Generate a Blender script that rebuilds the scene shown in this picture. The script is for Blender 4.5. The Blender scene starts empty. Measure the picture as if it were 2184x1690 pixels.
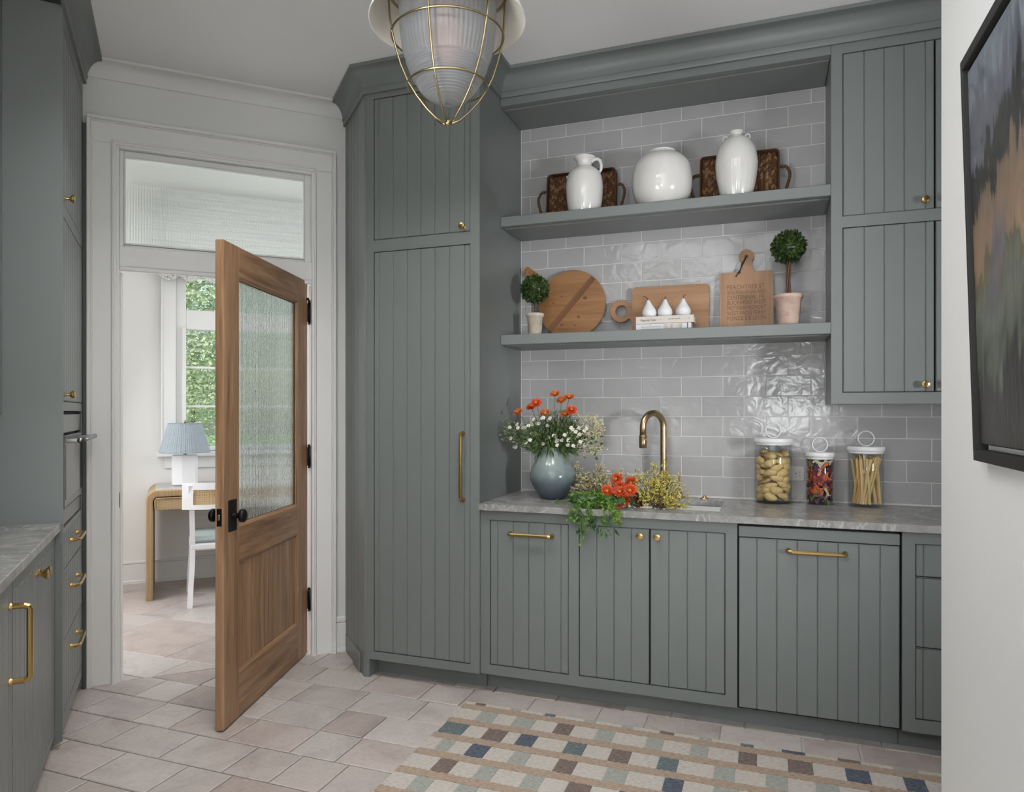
import bpy, math, random
from mathutils import Vector, Matrix, noise
random.seed(7)
PI = math.pi
R = math.radians
SC = bpy.context.scene
COL = SC.collection
sin, cos = math.sin, math.cos

# ------------------------------------------------------------------ camera
THETA = 20.393
cam_d = bpy.data.cameras.new('camera')
cam = bpy.data.objects.new('camera', cam_d); COL.objects.link(cam)
cam.location = (0, 0, 1.35); cam.rotation_euler = (R(90), 0, R(THETA))
cam_d.sensor_width = 36.0; cam_d.lens = 36.0 * 1526.6 / 2184.0
cam_d.shift_x = 0.0108; cam_d.shift_y = 0.01516
cam_d.clip_start = 0.05; cam_d.clip_end = 200
SC.camera = cam

# ------------------------------------------------------------------ sky, sun, exposure
w = bpy.data.worlds.new('sky'); SC.world = w; w.use_nodes = True
nt = w.node_tree; nt.nodes.clear()
wo = nt.nodes.new('ShaderNodeOutputWorld'); wb = nt.nodes.new('ShaderNodeBackground'); ws = nt.nodes.new('ShaderNodeTexSky')
ws.sky_type = 'NISHITA'; ws.sun_elevation = R(48); ws.sun_rotation = R(160); ws.sun_disc = False; ws.dust_density = 3.0
wb.inputs['Strength'].default_value = 0.45
nt.links.new(ws.outputs[0], wb.inputs[0]); nt.links.new(wb.outputs[0], wo.inputs[0])
SC.view_settings.view_transform = 'Standard'; SC.view_settings.look = 'None'
SC.view_settings.gamma = 1.0; SC.view_settings.use_curve_mapping = False
SC.view_settings.exposure = 0.0
SC.cycles.max_bounces = 12; SC.cycles.diffuse_bounces = 5; SC.cycles.glossy_bounces = 5
SC.cycles.transmission_bounces = 10; SC.cycles.transparent_max_bounces = 16
SC.cycles.sample_clamp_indirect = 6.0

def light(name, loc, aim, size, energy, color=(1, 1, 1), kind='AREA', sy=None, spread=180):
    d = bpy.data.lights.new(name, kind); d.energy = energy; d.color = color
    if kind == 'AREA':
        d.shape = 'RECTANGLE'; d.size = size; d.size_y = sy or size; d.spread = R(spread)
    o = bpy.data.objects.new(name, d); COL.objects.link(o); o.location = loc
    v = Vector(aim) - Vector(loc); o.rotation_euler = v.to_track_quat('-Z', 'Y').to_euler()
    return o
def UN(u, n, z=0.0):
    return Vector(((u - n) / 2**.5, (u + n) / 2**.5, z))
sun = light('sun', (0, 0, 8), UN(0.6, 1.0, 8 - 1.1), 1, 4.2, (1, .97, .90), 'SUN'); sun.data.angle = R(1)
light('ceiling_bounce_light', (-2.2, -1.2, 1.25), (-1.7, -0.6, 3.0), 2.4, 345, (.97, .98, 1), sy=2.0, spread=140)  # unseen uplight added to fill the room softly off the ceiling
light('rear_window_light', (0.24, -2.6, 1.5), (-0.3, 3.4, 1.2), 0.4, 20, (.96, .98, 1), sy=0.6)
light('rear_left_window_light', (-3.3, -1.5, 1.7), (-0.8, 3.2, 1.2), 1.6, 14, (.95, .98, 1), sy=1.6)
light('side_window_light', (2.6, 0.9, 1.4), (-0.7, 3.6, 1.7), 0.45, 7.5, (.97, .98, 1), sy=0.6, spread=50)
light('hall_left_window_light', UN(-1.12, 5.0, 1.6), UN(0.9, 3.7, 0.9), 1.5, 58, (.98, .985, 1), sy=2.0)
light('hall_side_window_light', UN(2.35, 5.0, 1.5), UN(-0.3, 4.7, 0.7), 1.7, 42, (.98, .985, 1), sy=2.1)
for rx, ry in ((-1.25, 1.95), (-0.65, 2.3), (-1.85, 2.1)):
    light('recessed_light', (rx, ry, 3.05), (rx, ry + .05, 0), 0.14, 6.5, (1, .975, .95), spread=120)

# ------------------------------------------------------------------ materials
def lin(h):
    if isinstance(h, str):
        h = h.lstrip('#'); c = [int(h[i:i + 2], 16) / 255 for i in (0, 2, 4)]
        return tuple(x / 12.92 if x <= .04045 else ((x + .055) / 1.055)**2.4 for x in c) + (1,)
    return tuple(h) + (1,) if len(h) == 3 else h
class NT:
    def __init__(s, name):
        s.m = bpy.data.materials.new(name); s.m.use_nodes = True; s.t = s.m.node_tree; s.t.nodes.clear()
        s.o = s.n('OutputMaterial'); s.p = s.n('BsdfPrincipled'); s.l(s.p, 0, s.o, 0)
    def n(s, k, **kw):
        x = s.t.nodes.new('ShaderNode' + k)
        for a, b in kw.items(): setattr(x, a, b)
        return x
    def l(s, a, ao, b, bi): s.t.links.new(a.outputs[ao], b.inputs[bi])
    def set(s, **kw):
        for k, v in kw.items():
            k = k.replace('_', ' ')
            s.p.inputs[k].default_value = v
        return s
    def coord(s, scale=(1, 1, 1), rand=False, rot=(0, 0, 0)):
        tc = s.n('TexCoord'); mp = s.n('Mapping'); mp.inputs['Scale'].default_value = scale; mp.inputs['Rotation'].default_value = rot
        s.l(tc, 'Object', mp, 0)
        if rand:
            oi = s.n('ObjectInfo'); mu = s.n('Math', operation='MULTIPLY'); mu.inputs[1].default_value = 37.0
            s.l(oi, 'Random', mu, 0); s.l(mu, 0, mp, 'Location')
        return mp
    def noise(s, co, scale, detail=4, dist=0.0, rough=.5):
        x = s.n('TexNoise'); x.inputs['Scale'].default_value = scale; x.inputs['Detail'].default_value = detail
        x.inputs['Distortion'].default_value = dist; x.inputs['Roughness'].default_value = rough
        s.l(co, 0, x, 'Vector'); return x
    def ramp(s, src, out, stops, interp='LINEAR'):
        x = s.n('ValToRGB'); s.l(src, out, x, 0); e = x.color_ramp.elements; x.color_ramp.interpolation = interp
        while len(e) < len(stops): e.new(.5)
        for k, (p, c) in enumerate(stops): e[k].position = p; e[k].color = lin(c)
        return x
    def bump(s, src, out, strength, dist=.01, prev=None):
        b = s.n('Bump'); b.inputs['Strength'].default_value = strength; b.inputs['Distance'].default_value = dist
        s.l(src, out, b, 'Height')
        if prev: s.l(prev, 0, b, 'Normal')
        s.l(b, 0, s.p, 'Normal'); return b
    def mix(s, a, b, fac, fo=0, blend='MIX'):
        x = s.n('Mix', data_type='RGBA', blend_type=blend)
        for sock, v in ((6, a), (7, b)):
            if isinstance(v, tuple) and hasattr(v[0], 'outputs'): s.t.links.new(v[0].outputs[v[1]], x.inputs[sock])
            else: x.inputs[sock].default_value = lin(v)
        if hasattr(fac, 'outputs'): s.t.links.new(fac.outputs[fo], x.inputs[0])
        else: x.inputs[0].default_value = fac
        return x
M = {}
def plain(name, col, rough=.5, metal=0.0, bump=0, bscale=60, var=0.0, **kw):
    t = NT(name); t.set(Roughness=rough, Metallic=metal, **kw)
    if bump or var:
        co = t.coord((1, 1, 1)); nz = t.noise(co, bscale, 3)
        if bump: t.bump(nz, 0, bump, .002)
        if var:
            c = lin(col); lo = tuple(x * (1 - var) for x in c[:3]); hi = tuple(min(1, x * (1 + var)) for x in c[:3])
            r = t.ramp(nz, 0, [(.3, lo), (.7, hi)]); t.l(r, 0, t.p, 'Base Color')
        else: t.p.inputs['Base Color'].default_value = lin(col)
    else: t.p.inputs['Base Color'].default_value = lin(col)
    M[name] = t.m; return t.m
plain('sage_paint', (.172, .188, .183), .38, bump=.03, bscale=180)
plain('sage_dark', (.06, .07, .066), .6)
plain('wall_paint', (.70, .70, .685), .6, bump=.03, bscale=220)
plain('trim_paint', (.76, .76, .75), .32)
plain('ceiling_paint', (.88, .88, .885), .7, bump=.02, bscale=200)
plain('hall_paint', (.78, .775, .75), .6)
plain('brass', (.54, .37, .15), .27, 1.0, bump=.02, bscale=300)
plain('champagne_brass', (.50, .37, .22), .3, 1.0)
plain('antique_brass', (.36, .29, .16), .3, 1.0)
plain('black_iron', (.012, .012, .013), .38, .6)
plain('steel', (.25, .255, .26), .32, 1.0)
plain('dark_glass', (.02, .02, .022), .08)
plain('shadow_gap', (.01, .011, .011), .8)
plain('white_glaze', (.74, .73, .70), .16, bump=.06, bscale=14, Coat_Weight=.6, Coat_Roughness=.06)
plain('white_matte', (.74, .74, .75), .5, bump=.1, bscale=50)
plain('white_lacquer', (.80, .80, .81), .3)
plain('white_sink', (.82, .82, .83), .12)
plain('lamp_enamel', (.72, .69, .62), .3)
plain('grout', (.62, .615, .60), .8)
plain('floor_grout', (.60, .56, .52), .9, bump=.3, bscale=200)
plain('dark_stem', (.045, .02, .014), .5)
plain('brown_stem', (.10, .045, .03), .6, bump=.3, bscale=120)
plain('soil', (.03, .02, .015), .9)
plain('paper', (.74, .72, .67), .7)
plain('book_cream', (.62, .57, .52), .55)
plain('book_white', (.66, .66, .68), .45)
plain('ink', (.10, .09, .09), .6)
plain('grey_ink', (.34, .33, .35), .6)
plain('leather', (.03, .012, .01), .5)
plain('orange_petal', (.52, .062, .010), .5, var=.35, bscale=60)
plain('orange_petal_pale', (.50, .105, .018), .5, var=.3, bscale=60)
plain('dark_petal', (.14, .012, .01), .6)
plain('flower_centre', (.36, .30, .05), .8)
plain('white_petal', (.75, .74, .68), .5)
plain('yellow_petal', (.58, .50, .12), .5, var=.3, bscale=80)
plain('pale_yellow_petal', (.62, .56, .30), .5, var=.3, bscale=80)
plain('twig', (.05, .032, .028), .7)
plain('green_stem', (.10, .17, .05), .5)
plain('twine', (.40, .30, .20), .9)
plain('seat_fabric', (.36, .43, .42), .8, bump=.4, bscale=400)
plain('bulb', (.55, .22, .12), .1)
plain('canvas_back', (.01, .01, .01), .8)
plain('frame_black', (.010, .0095, .009), .65)
plain('outlet_white', (.55, .54, .53), .4)
plain('bark', (.10, .07, .05), .9)
plain('dried_leaf_dark', (.12, .058, .027), .55, var=.4, bscale=90); plain('dried_leaf', (.27, .15, .075), .5, var=.35, bscale=90)
plain('lawn', (.12, .22, .05), .9, var=.4, bscale=3)
plain('cream_pasta', (.62, .54, .38), .5)
for k, c in dict(pasta_gold=(.70, .42, .13), pasta_pale=(.66, .46, .20), pasta_purple=(.09, .03, .07), pasta_orange=(.60, .13, .03),
                 pasta_green=(.16, .19, .06), pasta_yellow=(.60, .34, .04), pasta_red=(.30, .03, .03)).items():
    plain(k, c, .45, bump=.2, bscale=150, var=.12)

def leafmat(name, a, b, trans=.25, rough=.45):
    t = NT(name); co = t.coord((1, 1, 1)); nz = t.noise(co, 35, 2)
    r = t.ramp(nz, 0, [(.35, a), (.65, b)]); t.l(r, 0, t.p, 'Base Color'); t.set(Roughness=rough)
    if trans:
        tr = t.n('BsdfTranslucent'); t.l(r, 0, tr, 0); ms = t.n('MixShader'); ms.inputs[0].default_value = trans
        t.l(t.p, 0, ms, 1); t.l(tr, 0, ms, 2); t.l(ms, 0, t.o, 0)
    M[name] = t.m
leafmat('boxwood_leaf', (.018, .045, .010), (.075, .125, .028), .15)
leafmat('bouquet_leaf', (.05, .10, .03), (.13, .20, .06))
leafmat('dusty_leaf', (.12, .16, .09), (.24, .29, .17))
leafmat('bright_leaf', (.10, .24, .03), (.24, .40, .06), .3)
leafmat('dark_leaf', (.03, .08, .03), (.07, .15, .05), .2)
leafmat('tree_leaf', (.27, .36, .20), (.52, .60, .40), .4, .6)

def glassy(name, tint=(1, 1, 1), rough=0.0, edge=.0):
    "thin clear glass: fresnel mix of see-through and mirror"
    t = NT(name); t.t.nodes.remove(t.p)
    tr = t.n('BsdfTransparent'); tr.inputs[0].default_value = lin(tint); gl = t.n('BsdfGlossy'); gl.inputs['Roughness'].default_value = .02
    lw = t.n('LayerWeight'); pw = t.n('Math', operation='POWER'); pw.inputs[1].default_value = 4; t.l(lw, 'Facing', pw, 0); ma = t.n('Math', operation='MULTIPLY_ADD'); ma.inputs[1].default_value = .5; ma.inputs[2].default_value = .03; t.l(pw, 0, ma, 0); ms = t.n('MixShader')
    t.l(ma, 0, ms, 0); t.l(tr, 0, ms, 1); t.l(gl, 0, ms, 2); t.l(ms, 0, t.o, 0); M[name] = t.m
glassy('clear_glass'); glassy('jar_glass', (.95, .965, .97))
t = NT('fluted_glass'); t.t.nodes.remove(t.p); g = t.n('BsdfGlass'); g.inputs['IOR'].default_value = 1.45; g.inputs['Color'].default_value = (.96, .985, .975, 1)
g.inputs['Roughness'].default_value = .03
t.l(g, 0, t.o, 0); M['fluted_glass'] = t.m
t = NT('lamp_glass'); t.t.nodes.remove(t.p); g = t.n('BsdfGlass'); g.inputs['IOR'].default_value = 1.4; g.inputs['Color'].default_value = (.97, .98, .99, 1)
tl_ = t.n('BsdfTranslucent'); tl_.inputs[0].default_value = (.9, .92, .95, 1); df = t.n('BsdfDiffuse'); df.inputs[0].default_value = (.85, .87, .9, 1); mx = t.n('MixShader'); mx.inputs[0].default_value = .4; t.l(tl_, 0, mx, 1); t.l(df, 0, mx, 2); ms = t.n('MixShader'); ms.inputs[0].default_value = .27; t.l(g, 0, ms, 1); t.l(mx, 0, ms, 2)
t.l(ms, 0, t.o, 0); M['lamp_glass'] = t.m

def wood(name, dark, mid, light, axis='z', scale=1.0, rough=.42, contrast=1.0, rand=True):
    t = NT(name); a, b = 26 * scale, 1.6 * scale
    sc = {'z': (a, a, b), 'x': (b, a, a), 'y': (a, b, a)}[axis]
    co = t.coord(sc, rand); n1 = t.noise(co, 1.0, 6, .6, .6)
    co2 = t.coord(tuple(v * 5 for v in sc), rand); n2 = t.noise(co2, 1.0, 3)
    co3 = t.coord(tuple(v * .22 for v in sc), rand); n3 = t.noise(co3, 1.0, 3, 1.2)
    wv = t.n('TexWave'); wv.inputs['Scale'].default_value = .5; wv.inputs['Distortion'].default_value = 9; wv.inputs['Detail'].default_value = 3
    t.l(co, 0, wv, 0)
    r1 = t.ramp(n1, 0, [(.28, dark), (.5, mid), (.74, light)])
    r2 = t.ramp(n2, 0, [(.35, (.72, .68, .64)), (.6, (1, 1, 1))])
    r3 = t.ramp(n3, 0, [(.3, (.8, .76, .72)), (.7, (1.0, 1.0, 1.0))])
    r4 = t.ramp(wv, 0, [(0, (.82, .78, .74)), (.5, (1, 1, 1))])
    m1 = t.mix((r1, 0), (r2, 0), .55 * contrast, blend='MULTIPLY'); m2 = t.mix((m1, 2), (r3, 0), .7, blend='MULTIPLY'); m3 = t.mix((m2, 2), (r4, 0), .5 * contrast, blend='MULTIPLY')
    t.l(m3, 2, t.p, 'Base Color'); t.set(Roughness=rough); t.bump(n2, 0, .12, .002); M[name] = t.m
wood('oak_vertical', (.20, .108, .058), (.40, .235, .128), (.54, .345, .21), 'z')
wood('oak_horizontal', (.20, .108, .058), (.40, .235, .128), (.54, .345, .21), 'x')
wood('board_amber', (.25, .115, .040), (.34, .17, .062), (.41, .22, .09), 'x', .7, .4, .7)
wood('board_dark_strip', (.14, .055, .022), (.19, .08, .032), (.23, .10, .045), 'x', .8, .4)
wood('board_maple', (.27, .135, .062), (.38, .205, .10), (.45, .26, .135), 'x', .5, .45, .6)
wood('board_maple_vertical', (.32, .17, .085), (.41, .235, .125), (.47, .28, .155), 'z', .5, .45, .4)
plain('engraving', (.22, .105, .045), .6)

t = NT('stone'); co = t.coord((1, 1, 1)); n1 = t.noise(co, 5, 8, 2.2, .6); n2 = t.noise(co, 2.0, 5, 3.5); n3 = t.noise(co, 26, 6, 1)
r1 = t.ramp(n1, 0, [(.32, (.21, .205, .195)), (.5, (.275, .27, .26)), (.66, (.34, .335, .325))])
r2 = t.ramp(n2, 0, [(.485, (0, 0, 0)), (.5, (1, 1, 1)), (.515, (0, 0, 0))])
vo = t.n('TexVoronoi', feature='DISTANCE_TO_EDGE'); vo.inputs['Scale'].default_value = 9
nv = t.noise(co, 6, 4); mxv = t.mix((nv, 1), (.5, .5, .5), .72); tc = t.n('TexCoord'); va = t.n('VectorMath', operation='ADD')
t.l(co, 0, va, 0); t.l(nv, 1, va, 1); t.l(va, 0, vo, 'Vector')
r3 = t.ramp(vo, 0, [(.0, (1, 1, 1)), (.035, (0, 0, 0))])
m1 = t.mix((r1, 0), (.42, .42, .41), r2, 0); mm = t.n('Math', operation='MULTIPLY'); t.l(r3, 0, mm, 0); mm.inputs[1].default_value = .3
m2 = t.mix((m1, 2), (.52, .52, .51), mm, 0); r5 = t.ramp(n3, 0, [(.3, (.92, .92, .92)), (.7, (1, 1, 1))]); m3 = t.mix((m2, 2), (r5, 0), .8, blend='MULTIPLY')
t.l(m3, 2, t.p, 'Base Color'); t.set(Roughness=.24); t.bump(n3, 0, .05, .001); M['stone'] = t.m

t = NT('zellige_glaze'); co = t.coord((1, 1, 1), True); n1 = t.noise(co, 14, 2, .8); n2 = t.noise(co, 45, 2, .5); n3 = t.noise(co, 9, 3)
oi = t.n('ObjectInfo'); r1 = t.ramp(oi, 'Random', [(0, (.375, .370, .368)), (.5, (.392, .388, .386)), (1, (.41, .406, .404))])
r2 = t.ramp(n3, 0, [(.3, (.95, .95, .95)), (.7, (1, 1, 1))]); m1 = t.mix((r1, 0), (r2, 0), 1.0, blend='MULTIPLY'); t.l(m1, 2, t.p, 'Base Color')
t.set(Roughness=.16); b1 = t.bump(n1, 0, .42, .006); t.bump(n2, 0, .12, .002, b1); M['zellige'] = t.m

t = NT('floor_tile'); co = t.coord((1, 1, 1), True); n1 = t.noise(co, 4.5, 6, .8, .6); n2 = t.noise(co, 60, 4); n3 = t.noise(co, 14, 5, 1.0); oi = t.n('ObjectInfo')
r1 = t.ramp(oi, 'Random', [(0, (.52, .46, .43)), (.25, (.40, .345, .315)), (.5, (.55, .51, .48)), (.75, (.45, .40, .375)), (1, (.50, .47, .445))])
r2 = t.ramp(n1, 0, [(.3, (.78, .74, .74)), (.55, (1, 1, 1)), (.75, (1.0, .97, .95))]); m1 = t.mix((r1, 0), (r2, 0), 1.0, blend='MULTIPLY')
r3 = t.ramp(n3, 0, [(.62, (0, 0, 0)), (.72, (1, 1, 1))]); mu = t.n('Math', operation='MULTIPLY'); mu.inputs[1].default_value = .22; t.l(r3, 0, mu, 0)
m2 = t.mix((m1, 2), (.52, .50, .48), mu, 0); r4 = t.ramp(n2, 0, [(.3, (.85, .84, .83)), (.5, (1, 1, 1)), (.68, (1, 1, 1)), (.75, (1.25, 1.25, 1.25))]); m3 = t.mix((m2, 2), (r4, 0), .8, blend='MULTIPLY')
t.l(m3, 2, t.p, 'Base Color'); t.set(Roughness=.42); b1 = t.bump(n3, 0, .25, .003); t.bump(n2, 0, .12, .001, b1); M['floor_tile'] = t.m

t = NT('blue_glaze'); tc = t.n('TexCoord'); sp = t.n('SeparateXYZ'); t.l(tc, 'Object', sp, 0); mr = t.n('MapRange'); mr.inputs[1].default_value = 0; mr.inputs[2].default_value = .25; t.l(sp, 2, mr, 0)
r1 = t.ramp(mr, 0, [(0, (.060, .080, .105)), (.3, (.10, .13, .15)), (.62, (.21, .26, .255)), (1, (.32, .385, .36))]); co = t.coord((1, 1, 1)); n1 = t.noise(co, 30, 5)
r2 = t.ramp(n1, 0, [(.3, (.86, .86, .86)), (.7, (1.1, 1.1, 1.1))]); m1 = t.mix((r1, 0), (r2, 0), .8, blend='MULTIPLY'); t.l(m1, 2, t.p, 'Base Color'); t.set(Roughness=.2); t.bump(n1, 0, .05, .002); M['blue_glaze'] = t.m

t = NT('terracotta_white'); co = t.coord((1, 1, 1)); n1 = t.noise(co, 22, 6); n2 = t.noise(co, 150, 2)
r1 = t.ramp(n1, 0, [(.3, (.44, .36, .28)), (.6, (.58, .51, .43))]); r2 = t.ramp(n2, 0, [(.3, (.7, .6, .5)), (.42, (1, 1, 1))]); m1 = t.mix((r1, 0), (r2, 0), .7, blend='MULTIPLY')
t.l(m1, 2, t.p, 'Base Color'); t.set(Roughness=.8); t.bump(n2, 0, .2, .002); M['terracotta_white'] = t.m
t = NT('terracotta_pink'); co = t.coord((1, 1, 1)); n1 = t.noise(co, 22, 6); n2 = t.noise(co, 150, 2)
r1 = t.ramp(n1, 0, [(.3, (.50, .34, .27)), (.6, (.60, .44, .36))]); r2 = t.ramp(n2, 0, [(.3, (.7, .6, .5)), (.42, (1, 1, 1))]); m1 = t.mix((r1, 0), (r2, 0), .7, blend='MULTIPLY')
t.l(m1, 2, t.p, 'Base Color'); t.set(Roughness=.8); t.bump(n2, 0, .2, .002); M['terracotta_pink'] = t.m

def weave(name, a, b, scale, zs=1.0, rough=.8, strength=.6, rot=(0, 0, 0)):
    t = NT(name); co = t.coord((scale, scale, scale * zs), rot=rot); wv = t.n('TexWave', bands_direction='X'); wv.inputs['Scale'].default_value = 1; wv.inputs['Distortion'].default_value = .8
    wz = t.n('TexWave', bands_direction='Z'); wz.inputs['Scale'].default_value = 1.3; wz.inputs['Distortion'].default_value = .8
    wy = t.n('TexWave', bands_direction='Y'); wy.inputs['Scale'].default_value = 1; wy.inputs['Distortion'].default_value = .8
    for x in (wv, wz, wy): t.l(co, 0, x, 0)
    m1 = t.n('Math', operation='MULTIPLY'); t.l(wv, 1, m1, 0); t.l(wz, 1, m1, 1); m2 = t.n('Math', operation='ADD'); t.l(m1, 0, m2, 0); m3 = t.n('Math', operation='MULTIPLY'); t.l(wy, 1, m3, 0); t.l(wz, 1, m3, 1); t.l(m3, 0, m2, 1)
    r = t.ramp(m2, 0, [(0.05, a), (.8, b)]); t.l(r, 0, t.p, 'Base Color'); t.set(Roughness=rough); t.bump(m2, 0, strength, .004); M[name] = t.m
weave('rattan', (.34, .21, .10), (.68, .50, .29), 34, 3.2)
weave('cane', (.50, .34, .17), (.72, .54, .32), 60)
weave('hyacinth', (.08, .036, .016), (.20, .10, .045), 90); weave('hyacinth_light', (.16, .085, .04), (.36, .21, .11), 90)
weave('wrapped_handle', (.05, .025, .012), (.24, .13, .06), 90)
def rugmat(name, a, b):
    t = NT(name); co = t.coord((55, 420, 1)); n = t.noise(co, 1, 3, .3); co2 = t.coord((260, 260, 260)); n2 = t.noise(co2, 1, 2)
    r = t.ramp(n, 0, [(.32, a), (.62, b)]); t.l(r, 0, t.p, 'Base Color'); t.set(Roughness=.95); b1 = t.bump(n, 0, .8, .004); t.bump(n2, 0, .5, .002, b1); M[name] = t.m
rugmat('rug_cream', (.38, .345, .305), (.62, .58, .53)); rugmat('rug_tan', (.25, .18, .13), (.48, .37, .285)); rugmat('rug_sage', (.22, .225, .20), (.42, .43, .39))
rugmat('rug_teal', (.035, .05, .06), (.20, .24, .245)); rugmat('rug_navy', (.02, .026, .045), (.14, .16, .20)); rugmat('rug_brown', (.07, .05, .043), (.26, .20, .175))

t = NT('lamp_shade_cloth'); co = t.coord((1, 1, 1)); n1 = t.noise(co, 240, 2); n2 = t.noise(co, 18, 2)
r1 = t.ramp(n1, 0, [(.35, (.33, .395, .445)), (.65, (.50, .55, .59))]); t.l(r1, 0, t.p, 'Base Color'); t.set(Roughness=.85)
tr = t.n('BsdfTranslucent'); t.l(r1, 0, tr, 0); ms = t.n('MixShader'); ms.inputs[0].default_value = .35; t.l(t.p, 0, ms, 1); t.l(tr, 0, ms, 2); t.l(ms, 0, t.o, 0); M['lamp_shade_cloth'] = t.m
t = NT('shade_print'); co = t.coord((1, 1, 1)); vo = t.n('TexVoronoi', feature='DISTANCE_TO_EDGE'); vo.inputs['Scale'].default_value = 45; t.l(co, 0, vo, 'Vector')
r1 = t.ramp(vo, 0, [(.02, (.25, .26, .27)), (.09, (.66, .66, .64))]); t.l(r1, 0, t.p, 'Base Color'); t.set(Roughness=.9); M['shade_print'] = t.m

# painted canvas: local x = along the canvas from its left edge, z = up
t = NT('painted_canvas'); co = t.coord((1, 1, 1)); sp = t.n('SeparateXYZ'); t.l(co, 0, sp, 0)
cs = t.coord((26, 1, 5)); ns = t.noise(cs, 1, 5, 1.5); cb = t.coord((9, 1, 7)); nb = t.noise(cb, 1, 6, 2.0)
def math_(op, a, b):
    x = t.n('Math', operation=op)
    for k, v in enumerate((a, b)):
        if isinstance(v, (int, float)): x.inputs[k].default_value = v
        else: t.l(v[0], v[1], x, k)
    return x
off = math_('MULTIPLY', (ns, 0), .26); off2 = math_('MULTIPLY', (nb, 0), .20); zz = math_('ADD', (sp, 2), (off, 0)); zz = math_('ADD', (zz, 0), (off2, 0)); zz = math_('SUBTRACT', (zz, 0), .23)
xs = math_('MULTIPLY', (sp, 0), -.25); zz = math_('ADD', (zz, 0), (xs, 0))
r = t.ramp(zz, 0, [(0, (.018, .016, .014)), (.12, (.022, .02, .018)), (.17, (.10, .115, .085)), (.27, (.15, .175, .15)), (.33, (.10, .10, .05)), (.36, (.28, .19, .12)), (.44, (.24, .165, .105)), (.49, (.18, .13, .09)),
    (.51, (.016, .018, .016)), (.585, (.022, .025, .024)), (.60, (.11, .115, .15)), (.68, (.13, .14, .17)), (.72, (.20, .235, .27)), (.9, (.17, .205, .24))])
# pale path and blue-grey field to the right
d1 = math_('MULTIPLY', (sp, 2), -.35); d1 = math_('ADD', (d1, 0), (sp, 0)); d1 = math_('ADD', (d1, 0), (math_('MULTIPLY', (ns, 0), .06), 0))
pm = t.ramp(d1, 0, [(-.0, (0, 0, 0)), (.02, (0, 0, 0)), (.03, (1, 1, 1)), (.10, (1, 1, 1)), (.12, (0, 0, 0))])
hm = t.ramp(sp, 2, [(.26, (0, 0, 0)), (.32, (1, 1, 1)), (.42, (1, 1, 1)), (.5, (0, 0, 0))]); pmm = math_('MULTIPLY', (pm, 0), (hm, 0)); pmm = math_('MULTIPLY', (pmm, 0), .8)
c1 = t.mix((r, 0), (.11, .115, .15), pmm, 0)
rb = t.ramp(nb, 0, [(.3, (.38, .38, .38)), (.7, (.82, .79, .76))]); c2 = t.mix((c1, 2), (rb, 0), .8, blend='MULTIPLY')
ct = t.n('TexNoise'); t.l(co, 0, ct, 'Vector'); ct.inputs['Scale'].default_value = 60
t.l(c2, 2, t.p, 'Base Color'); t.set(Roughness=.35); t.bump(ns, 0, .5, .004); M['painted_canvas'] = t.m

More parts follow.
